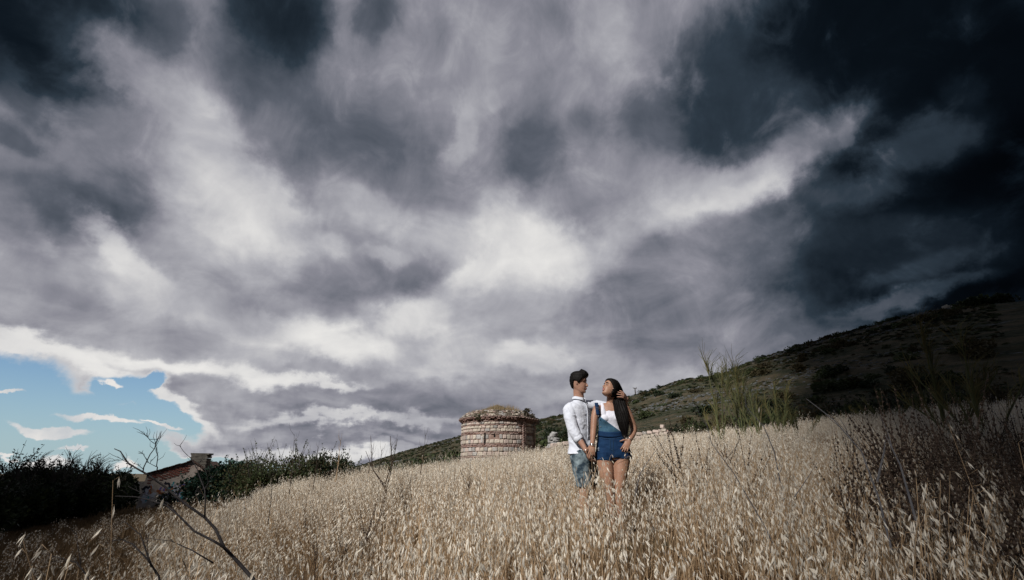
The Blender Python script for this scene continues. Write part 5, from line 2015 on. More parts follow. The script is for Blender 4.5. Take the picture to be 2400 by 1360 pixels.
def face_parts(M_, parent, closed, lipcol, browcol, smile=0.0, teeth=False):
    g_ = Geo()
    for q in (-1, 1):
        pts_ = []
        for i in range(6):
            t = i / 5
            y_ = .016 + .034 * t; z = .036 + .006 * math.sin(t * 2.6) - .004 * t
            p = head_pt(math.asin(min(.95, y_ / .074)) * .9, z, .0025); p.y = y_ * q; pts_.append(M_ @ p)
        g_.tube(pts_, [.0028, .0042, .0042, .0036, .003, .0015], 6)
    g_.build('eyebrows', m_hair, parent, True)
    g_ = Geo(); g2 = Geo()
    for q in (-1, 1):
        c_ = Vector((.0715, .031 * q, .013))
        for sgn, gg in ((0, g_),):
            pts_ = []
            for i in range(7):
                t = i / 6 - .5
                pts_.append(M_ @ (c_ + Vector((.0105 - 12 * (t * .028) ** 2, t * .028, -.001 + (.0035 - 14 * (t * .028) ** 2) * (-.4 if closed else 1)))))
            g_.tube(pts_, [.0012, .0018, .0021, .0022, .0021, .0018, .0012], 5)
        if not closed:
            k_ = len(g2.v)
            g2.tube([M_ @ (c_ + Vector((.006, -.009, -.002))), M_ @ (c_ + Vector((.0105, 0, -.002))), M_ @ (c_ + Vector((.006, .009, -.002)))], [.002, .0042, .002], 8, 0)
            g2.tube([M_ @ (c_ + Vector((.012, -.003, -.002))), M_ @ (c_ + Vector((.0145, 0, -.002))), M_ @ (c_ + Vector((.012, .003, -.002)))], [.001, .0032, .001], 8, 1)
    g_.build('eyelashes', m_hair, parent, True)
    if not closed:
        g2.build('eyes', [mat('eye_white', (.55, .52, .50), rough=.3), mat('dark_iris', (.02, .012, .008), rough=.2)], parent, True)
    g_ = Geo()
    w_ = .019 + smile * .006
    for z, zz0, r_ in ((-.0515, .0955, .0042), (-.0625, .0925, .0050)):
        pts_ = []
        for i in range(7):
            t = i / 6 * 2 - 1
            pts_.append(M_ @ Vector((zz0 + .0015 - .0125 * t * t, w_ * t, z + smile * .007 * t * t + (-.0015 * smile if z > -.055 else -.004 * smile) * (1 - t * t) * (-1 if z > -.055 else 1))))
        g_.tube(pts_, [.001, r_ * .7, r_, r_, r_, r_ * .7, .001], 6)
    g_.build('lips', lipcol, parent, True)
    if teeth:
        g_ = Geo()
        pts_ = [M_ @ Vector((.0915 - .010 * t * t, .017 * t, -.0565 + smile * .005 * t * t)) for t in np.linspace(-1, 1, 7)]
        g_.tube(pts_, [.001, .0026, .0032, .0034, .0032, .0026, .001], 5)
        g_.build('teeth', mat('teeth', (.75, .72, .68), rough=.3), parent, True)


def add_hand(fl, wrist, d, nrm, s=1.0, side=1, curl=.5, spread=.1, thumb_curl=.3, wr=.022, thumb_dir=None, curls=None):
    """wrist point, direction of the hand, palm normal (towards the palm side); side +1 puts the thumb on d x nrm side"""
    d = d.normalized(); nrm = (nrm - d * nrm.dot(d)).normalized(); lat = d.cross(nrm) * side
    # palm
    L = .088 * s; wv = .040 * s
    pal = []
    for t, w_, th in ((-.15, .60, .55), (.1, .78, .62), (.45, .98, .66), (.8, 1.0, .58), (1.0, .92, .46)):
        c_ = wrist + d * L * t
        pal.append([c_ + lat * math.cos(2 * math.pi * k / 16) * wv * w_ + nrm * math.sin(2 * math.pi * k / 16) * .022 * s * th for k in range(16)])
    fl.rings(pal)
    lens = [.072, .080, .074, .058]
    for i in range(4):
        off = (1.5 - i) / 1.5
        base = wrist + d * L * (.93 - .05 * abs(off - .3)) + lat * wv * .76 * off
        dd = (d + lat * off * spread).normalized()
        cu = (curls[i] if curls else curl)
        p = base; pts_ = [(p - dd * .02 * s, .0088 * s)]
        ang = 0
        for j, fr in enumerate((.46, .30, .24)):
            pts_.append((p, (.0092 - j * .0008) * s))
            ang += cu * (.9 if j == 0 else 1.0)
            v = dd * math.cos(ang) + nrm * math.sin(ang)
            p = p + v * lens[i] * fr * s
        pts_.append((p, .0066 * s))
        fl.limb(pts_, 10, 2)
    tb = wrist + d * L * .18 + lat * wv * .62
    td = thumb_dir.normalized() if thumb_dir is not None else (d * .75 + lat * .62 + nrm * .30).normalized()
    t2 = (td + d * .5 + nrm * thumb_curl).normalized()
    fl.limb([(tb, .014 * s), (tb + td * .034 * s, .0112 * s), (tb + td * .034 * s + t2 * .028 * s, .0098 * s), (tb + td * .034 * s + t2 * .052 * s, .0074 * s)], 10, 2)


m_skin = mat('sunlit_skin', (.31, .165, .115), (.37, .21, .15), scale=14, rough=.5, spec=.35, bump=.0006, bscale=140)  # the man's own skin tone
m_skin2 = mat('tanned_skin', (.27, .142, .092), (.33, .182, .12), scale=14, rough=.5, spec=.35, bump=.0006, bscale=140)
for mm in (m_skin, m_skin2):
    b_ = mm.node_tree.nodes['Principled BSDF']
    b_.inputs['Subsurface Weight'].default_value = .12
    b_.inputs['Subsurface Radius'].default_value = (.02, .008, .004)
    b_.inputs['Subsurface Scale'].default_value = .5
m_hair = mat('black_hair', (.003, .0025, .0025), (.009, .007, .006), scale=60, rough=.6, spec=.12, stretch=(6, 6, .4), bump=.002, bscale=60)
m_shirt = mat('white_cotton', (.56, .585, .66), (.62, .645, .71), scale=30, rough=.85, bump=.0012, bscale=40, sheen=.2)
m_tank = mat('ribbed_white_cotton', (.60, .60, .67), (.66, .66, .72), scale=40, rough=.85, bump=.0006, bscale=120)
m_acid = mat('acid_washed_denim', (.02, .035, .05), (.24, .30, .325), scale=14, rough=.9, bump=.001, bscale=120, lo=.42, hi=.66, detail=7)
m_denim = mat('dark_blue_denim', (.003, .018, .056), (.008, .038, .10), scale=10, rough=.85, bump=.0008, bscale=160, lo=.35, hi=.75)
m_denim_l = mat('light_denim_inside', (.03, .078, .13), (.05, .115, .17), scale=30, rough=.9, bump=.0008, bscale=160)
m_lip_m = mat('pale_lips', (.30, .12, .095), rough=.45)
m_lip_w = mat('pink_lips', (.40, .13, .12), rough=.4)
m_metal = mat('silver', (.75, .73, .70), rough=.25); m_metal.node_tree.nodes['Principled BSDF'].inputs['Metallic'].default_value = .9
m_shoe = mat('dark_shoe', (.03, .028, .03), rough=.7)


def X3(px, py, y, r_px=None, r=None):
    p = PP(px, py, y)
    return (p, r if r is not None else r_px * mpp(p))


# ======================= the man
ym = 6.0
yaw_m = R(48)
mb = gz(PP(1372, 1200, ym).x, ym)
man = empty('person', (PP(1372, 1200, ym).x, ym, mb), 'man in a white shirt and acid-washed denim shorts looking down at the woman', 'person', 'couple standing in the oat field')
man_inv = Matrix.Translation(-man.location)


def finish(me, name, m_, parent):
    me.transform(Matrix.Translation(-parent.location))
    return mesh_obj(name, me, parent, m_, True)


def shift(objs_before, parent):
    """parts built at world place: move their data under the person's origin"""
    for o_ in list(C.objects):
        if o_.parent is parent and o_.name not in objs_before and o_.type == 'MESH':
            if o_.get('_done'): continue
            o_.data.transform(Matrix.Translation(-parent.location))


MH = head_matrix(PP(1357, 899, 5.98), R(-20), R(-7), 0, 1.02)
fl = Flesh()
add_head(fl, MH)
# neck and torso
fl.limb([X3(1356, 912, 6.0, 12.5), X3(1356, 926, 6.01, 12), X3(1357, 938, 6.02, 13), X3(1357, 948, 6.03, 15)], 20)
tors = [(PP(1357, 946, 6.02), .10, .07, .06), (PP(1356, 956, 6.02), .165, .085, .085), (PP(1358, 985, 6.02), .155, .105, .09), (PP(1360, 1025, 6.02), .135, .095, .085), (PP(1363, 1055, 6.02), .15, .10, .10), (PP(1366, 1080, 6.02), .14, .09, .09)]
fl.trunk(tors, yaw_m)
# his right arm (left in the picture)
fl.limb([X3(1336, 962, 5.90, 10), X3(1338, 988, 5.86, 9), X3(1345, 1012, 5.84, 8.5), X3(1360, 1034, 5.80, 7.6), X3(1371, 1052, 5.77, 5.8), X3(1374, 1058, 5.765, 5.6)], 16)
hw = PP(1374, 1057, 5.765)
add_hand(fl, hw, PP(1384, 1078, 5.76) - hw, Vector((.9, .35, .2)), 1.0, side=1, curl=.34, spread=.22)
# his left arm behind her neck, hand on her hair
fl.limb([X3(1378, 952, 6.13, 10), X3(1405, 950, 6.12, 9), X3(1440, 958, 6.10, 8.5), X3(1462, 950, 5.96, 7.5), X3(1468, 935, 5.78, 5.6)], 16)
hw2 = PP(1468, 934, 5.77)
add_hand(fl, hw2, PP(1451, 917, 5.63) - hw2, Vector((-.35, .9, -.1)), 1.0, side=1, curl=.28, spread=.18, curls=[.55, .42, .38, .36], thumb_dir=PP(1453, 900, 5.66) - hw2)
# legs and shoes
def leg(fl, hip, knee, foot_x, foot_y, r_=(.095, .075, .052, .054, .036), fwd=Vector((.7, -.7, 0))):
    gx_, gy_ = foot_x, foot_y
    an = Vector((gx_, gy_, gz(gx_, gy_) + .085))
    mid = hip.lerp(knee, .5); cm = knee.lerp(an, .35) - fwd * .012
    fl.limb([(hip, r_[0]), (mid, r_[1]), (knee, r_[2]), (cm, r_[3]), (knee.lerp(an, .75), r_[4] * 1.08), (an, r_[4])], 18)
    fl.limb([(an + Vector((0, 0, -.03)), .036), (an + Vector((0, 0, -.05)) + fwd * .07, .034), (an + Vector((0, 0, -.058)) + fwd * .15, .026)], 12)
    return an


fm = Vector((math.sin(yaw_m), -math.cos(yaw_m), 0))
a1 = leg(fl, PP(1360, 1070, 5.95), PP(1369, 1140, 5.90), PP(1372, 1200, 5.93).x, 5.93, (.10, .085, .056, .058, .04), fm)
a2 = leg(fl, PP(1376, 1072, 6.10), PP(1385, 1140, 6.10), PP(1388, 1200, 6.13).x, 6.13, (.10, .085, .056, .058, .04), fm)
body = finish(fl.fuse('body', .0055, 2), 'body', m_skin, man)
before = {o_.name for o_ in C.objects}
face_parts(MH, man, True, m_lip_m, m_hair)


def hair_shell(name, M_, thick, mask, parent, strands=0, quiff=None, bottom=-.075):
    rows = []
    nz, nk = 46, 64
    for i in range(nz):
        z = bottom + (.1149 - bottom) * i / (nz - 1)
        row = []
        for k in range(nk):
            th = 2 * math.pi * k / nk - math.pi
            m__ = mask(th, z)
            p = head_pt(th, z, .001)
            c_ = Vector((-.005, 0, .02)); d_ = (p - c_).normalized()
            off = -.008 + (thick + .008) * m__
            if quiff and m__ > .05: off += quiff(th, z) * m__
            off += .0035 * math.sin(th * 31 + z * 90) * m__ * (math.sin(th * 13) * .5 + .5)
            row.append(M_ @ (p + d_ * off))
        rows.append(row)
    v = [q for r_ in rows for q in r_]; f = []
    for i in range(nz - 1):
        for k in range(nk):
            f.append((i * nk + k, i * nk + (k + 1) % nk, (i + 1) * nk + (k + 1) % nk, (i + 1) * nk + k))
    f.append(tuple((nz - 1) * nk + k for k in range(nk)))
    f.append(tuple(range(nk))[::-1])
    return mesh_obj(name, make_mesh(name, v, f), parent, m_hair, True)


def sstep(a, b, x_):
    t = max(0, min(1, (x_ - a) / (b - a))); return t * t * (3 - 2 * t)


def man_mask(th, z):
    a = abs(th)
    line = np.interp(a, [0, .5, .9, 1.15, 1.4, 1.62, 1.9, 2.3, 3.15], [.068, .068, .060, .030, -.006, .008, .025, -.045, -.062])
    return sstep(line - .006, line + .008, z)


def man_quiff(th, z):
    a = abs(th)
    return .030 * math.exp(-(a / .95) ** 2) * sstep(.055, .10, z) + .014 * sstep(.06, .11, z)


hair_shell('hair', MH, .016, man_mask, man, quiff=man_quiff)
# swept-up fringe
g = Geo(); rh = random.Random(2)
for i in range(70):
    y_ = rh.uniform(-.052, .052); z0 = .080 + rh.uniform(-.008, .012)
    p0 = head_pt(math.asin(y_ / .08), min(z0, .1), .004); p0.y = y_
    q1 = p0 + Vector((.012, 0, .030 + rh.uniform(-.004, .008))); q2 = q1 + Vector((.004 + rh.uniform(-.012, .006), rh.uniform(-.006, .006), .010))
    q0 = p0 + Vector((-.03, 0, .018))
    g.tube([MH @ q for q in (p0 - Vector((.01, 0, 0)), q1, q2, q2 + Vector((-.035, 0, .006)), q0)], [.005, .0075, .0065, .006, .004], 6)
g.build('fringe', m_hair, man, True)

# shirt
fs_ = Flesh()
sh = [(PP(1357, 936, 6.02), .064, .060, .060), (PP(1357, 941, 6.02), .085, .066, .066), (PP(1355, 948, 6.02), .135, .085, .085), (PP(1355, 957, 6.02), .185, .108, .10), (PP(1357, 985, 6.02), .178, .125, .11), (PP(1359, 1015, 6.02), .165, .122, .115),
      (PP(1361, 1040, 6.02), .165, .122, .118), (PP(1363, 1056, 6.02), .178, .134, .13), (PP(1363, 1065, 6.01), .182, .138, .132)]
fs_.trunk(sh, yaw_m, 32)
fs_.limb([X3(1334, 959, 5.92, 14.5), X3(1336, 978, 5.88, 14.5), X3(1341, 1000, 5.85, 13.5), X3(1349, 1018, 5.83, 12.5), X3(1357, 1031, 5.81, 10)], 20, round_ends=True)
fs_.limb([X3(1372, 953, 6.10, 14.5), X3(1398, 950, 6.12, 12.5), X3(1425, 955, 6.11, 11.5), X3(1442, 957, 6.09, 11)], 20)
sm = fs_.fuse('shirt', .006, 3)


def shirt_folds(co):
    x_, y_, z = co[:, 0], co[:, 1], co[:, 2]
    s1 = np.sin((z * 38 + x_ * 22) + fbm(x_ * 14, z * 10, 3, 1) * 9) * .5 + .5
    s2 = fbm(x_ * 9 + y_ * 4, z * 16 + x_ * 8, 4, 7)
    return s1 ** 3 * .5 * np.clip(fbm(x_ * 5, z * 5, 2, 9) * 3 + .55, 0, 1) + s2 * 1.3


wrinkle(sm, .012, shirt_folds)
shirt = finish(sm, 'shirt', m_shirt, man)
before.add(shirt.name)
# collar, placket, buttons, rolled cuff
g = Geo()
lc = Vector((math.cos(yaw_m), math.sin(yaw_m), 0)); fc = fm
nc = PP(1357, 937, 6.015)
for q in (-1, 1):
    pts_o, pts_i = [], []
    for i in range(9):
        a = math.pi / 2 - q * (.12 + i * .36)
        rx, ry = .068, .066
        base_ = nc + lc * math.cos(a) * rx + fc * math.sin(a) * ry
        drop = Vector((0, 0, -.018 * max(0, math.sin(a)) + .012))
        up_ = base_ + drop + Vector((0, 0, .024)) - (base_ - nc) * .06
        out_ = base_ + drop + (base_ - nc).normalized() * .020 - Vector((0, 0, .012 if i else .030))
        pts_o.append(out_); pts_i.append(up_)
    slab_rows = [pts_i, [a_.lerp(b_, .5) + (a_ - nc).normalized() * .008 for a_, b_ in zip(pts_i, pts_o)], pts_o]
    slab('collar', slab_rows, .003, m_shirt, man, Vector((0, 0, -1)))
pl = []
for i in range(12):
    t = i / 11
    c_ = PP(1357, 944 + 88 * t, 6.02)
    dep = np.interp(t, [0, .1, .3, 1], [.066, .106, .124, .122])
    pl.append([c_ + fc * (dep + .008) + lc * w_ for w_ in (-.016, 0, .016)])
slab('placket', pl, .004, m_shirt, man, fc)
for i in range(4):
    g_ = Geo(); c_ = pl[1 + i * 3][1] + fc * .002
    g_.tube([c_, c_ + fc * .003], [.0055, .005], 8); g_.build('button', m_metal, man)
g_ = Geo()
p0 = PP(1352, 1024, 5.82); p1 = PP(1359.5, 1033.5, 5.805)
g_.tube([p0, p0.lerp(p1, .3), p0.lerp(p1, .8), p1], [.053, .057, .055, .046], 20)
g_.build('cuff', m_shirt, man, True)
# shorts
fs_ = Flesh()
fs_.trunk([(PP(1363, 1044, 6.02), .15, .108, .108), (PP(1364, 1062, 6.02), .165, .118, .118), (PP(1367, 1080, 6.02), .165, .115, .12)], yaw_m)
fs_.limb([X3(1361, 1056, 5.97, r=.110), X3(1360, 1072, 5.95, r=.118), X3(1364, 1105, 5.93, r=.105), X3(1368, 1128, 5.91, r=.094), X3(1370, 1140, 5.91, r=.088)], 22, round_ends=False)
fs_.limb([X3(1377, 1074, 6.10, r=.118), X3(1381, 1105, 6.11, r=.10), X3(1384, 1139, 6.11, r=.088)], 22, round_ends=False)
sm = fs_.fuse('shorts', .007, 2)
wrinkle(sm, .010, lambda co: fbm(co[:, 0] * 12, co[:, 2] * 18, 3, 3) * 1.5)
o_ = finish(sm, 'shorts', m_acid, man); before.add(o_.name)
# bracelet
def ring_band(name, c_, axis, r_, t_, parent, m_=None):
    g_ = Geo(); axis = axis.normalized(); a = axis.cross(Vector((0, 1, .2))).normalized(); b_ = axis.cross(a)
    pts_ = [c_ + (a * math.cos(q) + b_ * math.sin(q)) * r_ for q in np.linspace(0, 2 * math.pi, 17)]
    g_.tube(pts_, t_, 6, cap=False)
    return g_.build(name, m_ or m_metal, parent, True)


ring_band('bracelet', PP(1373, 1055, 5.768), PP(1384, 1078, 5.76) - hw, .034, .0035, man)
for a_ in (a1, a2):
    g_ = Geo()
    g_.tube([a_ + Vector((0, 0, -.01)) - fm * .03, a_ + Vector((0, 0, -.045)), a_ + Vector((0, 0, -.05)) + fm * .08, a_ + Vector((0, 0, -.06)) + fm * .17], [.040, .050, .047, .03], 14)
    g_.build('shoe', m_shoe, man, True)
shift(before, man)

# ======================= the woman
yw = 5.76
yaw_w = R(-6)
wb = gz(PP(1437, 1200, yw).x, yw)
woman = empty('person', (PP(1437, 1200, yw).x, yw, wb), 'long haired woman in white tank top and blue dungaree shorts looking up at the man', 'person', 'couple standing in the oat field')
MW = head_matrix(PP(1430.5, 911.5, 5.74), R(180 + 22), R(24), R(4), .94)
fl = Flesh()
add_head(fl, MW, .99)
fl.limb([X3(1433, 920, 5.76, 9.5), X3(1431, 932, 5.77, 8.8), X3(1431, 942, 5.79, 9.5), X3(1431, 950, 5.80, 13)], 20)
wt = [(PP(1431, 945, 5.80), .075, .05, .05), (PP(1431, 952, 5.80), .135, .065, .065), (PP(1431, 960, 5.80), .150, .08, .075), (PP(1430, 980, 5.80), .132, .10, .08), (PP(1429, 1000, 5.80), .118, .085, .075),
      (PP(1430, 1018, 5.79), .118, .08, .075), (PP(1435, 1045, 5.79), .16, .10, .10), (PP(1437, 1064, 5.79), .175, .105, .115), (PP(1437, 1078, 5.79), .165, .09, .10)]
fl.trunk(wt, yaw_w)
fl.limb([X3(1400, 957, 5.78, 9.5), X3(1394, 975, 5.76, 8.6), X3(1391.5, 1003, 5.73, 7.6), X3(1390, 1022, 5.71, 6.8), X3(1388.5, 1041, 5.69, 5.0)], 16)
hw3 = PP(1388.5, 1043, 5.69)
add_hand(fl, hw3, PP(1385.5, 1078, 5.685) - hw3, Vector((.1, .9, 0)), .93, side=-1, curl=.22, spread=.24, curls=[.10, .18, .28, .32])
fl.limb([X3(1466, 958, 5.80, 9.5), X3(1476, 978, 5.80, 8.8), X3(1485, 1004, 5.80, 7.8), X3(1482, 1020, 5.74, 6.8), X3(1475.5, 1031, 5.68, 5.0)], 16)
hw4 = PP(1475, 1032, 5.675)
add_hand(fl, hw4, PP(1467, 1047, 5.66) - hw4, Vector((.1, 1, -.1)), .93, side=-1, curl=.12, spread=.1, thumb_dir=PP(1458, 1030, 5.66) - hw4)
fw = Vector((math.sin(yaw_w), -math.cos(yaw_w), 0))
b1 = leg(fl, PP(1416.5, 1078, 5.78), PP(1426, 1144, 5.72), PP(1434, 1200, 5.74).x, 5.74, (.094, .080, .050, .052, .033), Vector((-.25, -.95, 0)))
b2 = leg(fl, PP(1457, 1078, 5.78), PP(1451, 1144, 5.74), PP(1446, 1200, 5.78).x + .03, 5.78, (.096, .080, .050, .052, .033), Vector((.25, -.95, 0)))
me = fl.fuse('body', .0055, 2)
body2 = finish(me, 'body', m_skin2, woman)
before = {o_.name for o_ in C.objects}
face_parts(MW, woman, False, m_lip_w, m_hair, smile=1.0, teeth=True)


def woman_mask(th, z):
    a = abs(th)
    line = np.interp(a, [0, .45, .9, 1.2, 1.45, 1.7, 3.15], [.080, .078, .060, .035, .0, -.07, -.09])
    return sstep(line - .006, line + .008, z)


hair_shell('hair_top', MW, .017, woman_mask, woman, bottom=-.09)
# the long fall of hair over her left shoulder
fh_ = Flesh()
fall = [X3(1440, 901, 5.79, 12), X3(1445, 915, 5.79, 14.5), X3(1449, 932, 5.78, 14.5), X3(1453, 950, 5.73, 13.5), X3(1457, 970, 5.68, 13.2), X3(1460.5, 990, 5.66, 12), X3(1463, 1005, 5.66, 9), X3(1465, 1016, 5.67, 4.5)]
fh_.limb(fall, 24, 3, flat=.50, fdir=Vector((.1, 1, 0)))
hm = fh_.fuse('hair', .006, 2)
wrinkle(hm, .006, lambda co: np.sin((co[:, 0] - co[:, 2] * -.16) * 260 + fbm(co[:, 0] * 20, co[:, 2] * 6, 2, 4) * 8) * .6 + fbm(co[:, 0] * 60, co[:, 2] * 5, 2, 14) * 1.5)
o_ = finish(hm, 'long_hair', m_hair, woman); before.add(o_.name)
g = Geo(); rh = random.Random(8)
for i in range(150):
    u_ = rh.uniform(-1.06, 1.06); y_off = -rh.uniform(.2, 1.0) * .5 * math.sqrt(max(0, 1 - u_ * u_)) if abs(u_) < 1 else 0
    st = rh.choice([0, 0, 1, 2, 3]); en = rh.choice([5, 6, 7, 7])
    pts_ = []
    for j in range(st, en + 1):
        p, r_ = fall[j]
        pts_.append(p + Vector((r_ * u_ * (1 + .03 * j), r_ * y_off * 1.08 - .002, -.01 * (j == 7))) + Vector((rh.uniform(-.004, .004), 0, 0)))
    if en == 7: pts_.append(pts_[-1] + Vector((rh.uniform(-.01, .012), 0, -rh.uniform(.01, .05))))
    if len(pts_) > 1: g.tube(pts_, [.0018] + [.0026] * (len(pts_) - 2) + [.0008], 4, cap=False)
for i in range(10):                     # strands lifted by the wind
    p, r_ = fall[rh.choice([2, 3, 4])]
    e_ = PP(1470 + rh.uniform(0, 22), 950 + rh.uniform(0, 45), 5.7)
    g.tube([p + Vector((r_ * .8, 0, 0)), (p + e_) / 2 + Vector((.04, 0, .01)), e_], [.0012, .001, .0005], 3, cap=False)
g.build('loose_hair', m_hair, woman)

# tank top
fs_ = Flesh()
def fat(lv, d_, dz=0): return [(c_ + Vector((0, 0, dz)), a + d_, f_ + d_, b_ + d_) for c_, a, f_, b_ in lv]
top_l = [(PP(1431, 962, 5.80), .112, .082, .078), (PP(1430.5, 970, 5.80), .122, .096, .085), (PP(1430, 981, 5.80), .140, .112, .088), (PP(1429, 1000, 5.80), .128, .094, .083), (PP(1430, 1020, 5.79), .128, .09, .085)]
fs_.trunk(top_l, yaw_w, 32)
for q in (-1, 1):                      # bust and straps
    c_ = PP(1430 + q * 12, 980, 5.715)
    fs_.limb([(c_ + Vector((-.01, .012, 0)), .043), (c_ + Vector((.01, .012, -.005)), .043)], 18)
    fs_.limb([(PP(1430.5 + q * 19, 946.5, 5.80), .022), (PP(1430.5 + q * 18, 953, 5.755), .022), (PP(1430.5 + q * 17.5, 962, 5.725), .024), (PP(1430.5 + q * 16, 970, 5.72), .03)], 14, flat=.55, fdir=Vector((0, 1, 0)))
    fs_.limb([(PP(1430.5 + q * 19, 946.5, 5.80), .022), (PP(1430.5 + q * 19, 955, 5.86), .022), (PP(1430.5 + q * 18, 970, 5.88), .03)], 14, flat=.55, fdir=Vector((0, 1, 0)))
sm = fs_.fuse('tank_top', .006, 3)
wrinkle(sm, .004, lambda co: fbm(co[:, 0] * 16, co[:, 2] * 22, 3, 3) * 1.5)
o_ = finish(sm, 'tank_top', m_tank, woman); before.add(o_.name)
# dungaree shorts
fs_ = Flesh()
fs_.trunk([(PP(1430, 1014, 5.79), .138, .098, .095), (PP(1430.5, 1022, 5.79), .142, .100, .098), (PP(1434, 1040, 5.79), .172, .115, .118), (PP(1437, 1058, 5.79), .192, .122, .130), (PP(1437, 1069, 5.79), .196, .118, .128), (PP(1437, 1074, 5.79), .19, .11, .12)], yaw_w, 36)
fs_.limb([X3(1416, 1062, 5.785, r=.108), X3(1416.5, 1080, 5.78, r=.104)], 24, round_ends=False)
fs_.limb([X3(1457.5, 1060, 5.785, r=.110), X3(1458.5, 1077, 5.78, r=.108)], 24, round_ends=False)
sm = fs_.fuse('dungaree_shorts', .006, 2)
wrinkle(sm, .007, lambda co: fbm(co[:, 0] * 10, co[:, 2] * 26, 3, 3) * 1.7)
shorts = finish(sm, 'dungaree_shorts', m_denim, woman); before.add(shorts.name)


def torso_front(px, py, extra=.012):
    """point on the front of her torso under a photo position"""
    cs = [(c_, a, f_) for c_, a, f_, _ in top_l] + [(PP(1434, 1040, 5.79), .172, .115)]
    for it in range(2):
        p = PP(px, py, 5.71)
    z = p.z
    zs_ = [c_.z for c_, _, _ in cs]
    order = np.argsort(zs_)
    zz_ = np.array(zs_)[order]
    a = np.interp(z, zz_, np.array([q[1] for q in cs])[order]); f_ = np.interp(z, zz_, np.array([q[2] for q in cs])[order])
    cx = np.interp(z, zz_, np.array([q[0].x for q in cs])[order])
    u_ = max(-.97, min(.97, (p.x - cx) / a))
    bust = .030 * math.exp(-((py - 981) / 11) ** 2) * (math.exp(-((px - 1418) / 9) ** 2) + math.exp(-((px - 1442) / 9) ** 2))
    y_ = 5.795 - (f_ * (1 - abs(u_) ** 2.3) ** (1 / 2.3)) - extra - bust
    return W(px, py, y_)


rows = []
for i in range(15):
    t = i / 14                          # folded bib: top edge runs diagonally down to the right
    row = []
    for j in range(9):
        u_ = j / 8
        x0, y0 = 1403 + 58 * t, 974 + 42 * t
        x1, y1 = 1404.5 + 55 * t ** 1.1, 1014 + 5 * math.sin(t * 2)
        row.append(torso_front(x0 + (x1 - x0) * u_, y0 + (y1 - y0) * u_, .016 + .004 * math.sin(u_ * 5 + t * 9)))
    rows.append(row)
slab('folded_bib', rows, .006, m_denim_l, woman)
rows = []
for i in range(11):
    t = i / 10; row = []
    for j in range(5):
        u_ = j / 4
        row.append(torso_front(1402.5 + 58 * t, 1010 + 12 * u_ + 3 * math.sin(t * 3), .022))
    rows.append(row)
slab('bib_fold', rows, .008, m_denim, woman)
rows = []
for i in range(8):                      # strap on her right shoulder
    t = i / 7
    yy_ = 5.80 if t < .1 else None
    xc = 1397.5 + 4.5 * t; y_ = 944 + 29 * t
    row = []
    for w_ in (-4.2, 0, 4.2):
        p = torso_front(max(xc + w_, 1396), max(y_, 962), .016)
        row.append(W(xc + w_, y_, np.interp(t, [0, .15, .5, 1], [5.775, 5.71, 5.70, min(p.y, 5.70)])))
    rows.append(row)
slab('strap', rows, .005, m_denim, woman)
g_ = Geo()
for y_ in (955.5, 959.5):
    g_.tube([W(1394.5 + (y_ - 944) * .15, y_, 5.695), W(1403 + (y_ - 944) * .15, y_ - 1, 5.693)], .0014, 5)
g_.build('buckle', m_metal, woman)
g_ = Geo(); c_ = W(1402.5, 975, 5.675); g_.tube([c_, c_ - Vector((0, .006, 0))], [.008, .007], 10); c_ = torso_front(1407.5, 1000, .024); g_.tube([c_, c_ - Vector((0, .004, 0))], [.006, .005], 10)
g_.build('stud', m_metal, woman)
# waistband, pocket edge, worn patches
def front_shorts(px, py, extra=.0):
    p = PP(px, py, 5.68); cx = PP(np.interp(py, [1014, 1040, 1075], [1430, 1434, 1437]), py, 5.79).x
    a = np.interp(py, [1014, 1022, 1040, 1058, 1080], [.138, .142, .172, .192, .198]); f_ = np.interp(py, [1014, 1022, 1040, 1058, 1080], [.098, .1, .115, .122, .122])
    u_ = max(-.98, min(.98, (p.x - cx) / a))
    return W(px, py, 5.79 - f_ * (1 - abs(u_) ** 2.3) ** (1 / 2.3) - extra)


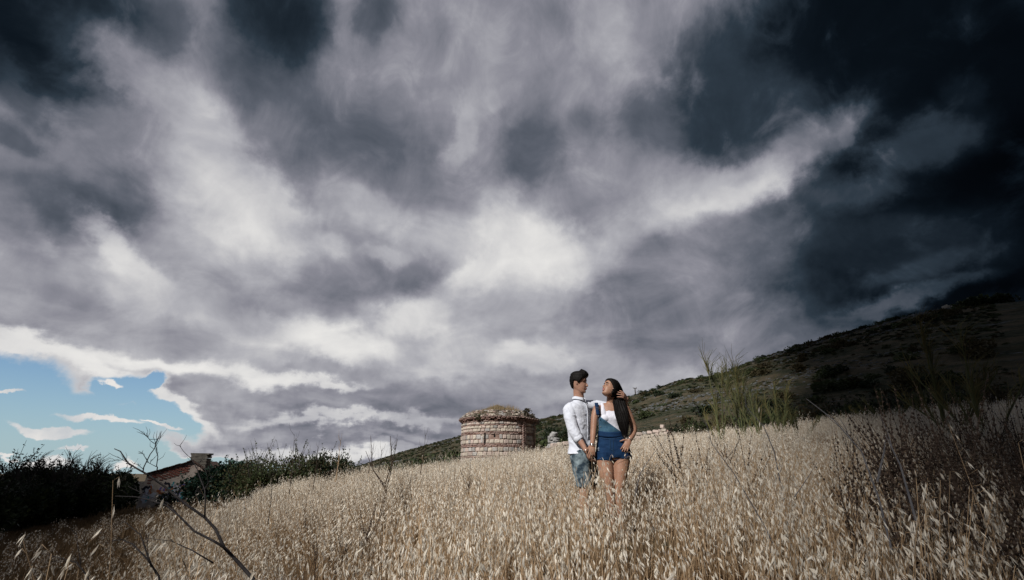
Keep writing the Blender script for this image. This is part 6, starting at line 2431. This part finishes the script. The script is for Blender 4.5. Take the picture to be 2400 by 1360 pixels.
m_worn = mat('worn_threads', (.38, .44, .52), (.20, .28, .38), scale=60, rough=.9)
rf = random.Random(3)
for (cx_, cy_, w_, h_) in ((1405, 1065, 3.2, 5), (1469.5, 1064, 3.2, 4.6), (1401.5, 1053, 1.4, 5), (1464, 1050, 1.2, 4)):
    g_ = Geo()
    for i in range(16):
        x_ = cx_ + rf.uniform(-w_, w_); y_ = cy_ + rf.uniform(-h_, h_) * .8
        p0 = front_shorts(x_ - rf.uniform(.8, 2.2), y_, .010); p1 = front_shorts(x_ + rf.uniform(.8, 2.2), y_ + rf.uniform(-.6, .6), .010)
        g_.tube([p0, p1], .0026, 4)
    g_.build('worn_patch', m_worn, woman)
m_seam = mat('pale_seam', (.035, .075, .13), rough=.9)
g_ = Geo()
def seam(pl_):
    pts_ = []
    for a_, b_ in zip(pl_[:-1], pl_[1:]):
        for q in range(4):
            t = q / 4; pts_.append(front_shorts(a_[0] + (b_[0] - a_[0]) * t, a_[1] + (b_[1] - a_[1]) * t, .009))
    pts_.append(front_shorts(*pl_[-1], .009))
    g_.tube(pts_, .0016, 4)
seam([(1399, 1027), (1430, 1029), (1464, 1026)]); seam([(1437, 1029), (1437, 1062)]); seam([(1430, 1029), (1430, 1052), (1436, 1056)])
seam([(1405, 1029), (1402, 1042), (1397, 1047)]); seam([(1460, 1027), (1466, 1040), (1473, 1048)]); seam([(1398, 1076), (1416, 1079), (1434, 1079)]); seam([(1441, 1078), (1460, 1076), (1477, 1073)])
g_.build('seams', m_seam, woman)
ring_band('bracelet', PP(1388.6, 1041, 5.69), PP(1385.5, 1078, 5.685) - hw3, .031, .0035, woman)
ring_band('bracelet', PP(1388.8, 1044, 5.69), PP(1385.5, 1078, 5.685) - hw3, .030, .0028, woman)
ring_band('bracelet', PP(1475.8, 1030, 5.68), PP(1467, 1047, 5.66) - hw4, .029, .003, woman)
ring_band('ring', PP(1386.5, 1066, 5.67), Vector((0, 0, 1)), .0095, .0022, woman)
g_ = Geo(); c_ = MW @ Vector((-.004, .076, -.022)); g_.tube([c_, c_ + Vector((0, -.004, -.010))], [.004, .003], 8)
c_ = MW @ Vector((-.004, -.076, -.022)); g_.tube([c_, c_ + Vector((0, -.004, -.010))], [.004, .003], 8); g_.build('earring', m_metal, woman)
for a_ in (b1, b2):
    g_ = Geo(); f_ = Vector((0, -1, 0))
    g_.tube([a_ + Vector((0, 0, -.02)) - f_ * .03, a_ + Vector((0, 0, -.050)), a_ + Vector((0, 0, -.055)) + f_ * .08, a_ + Vector((0, 0, -.062)) + f_ * .15], [.034, .043, .042, .027], 14)
    g_.build('shoe', m_shoe, woman, True)
shift(before, woman)
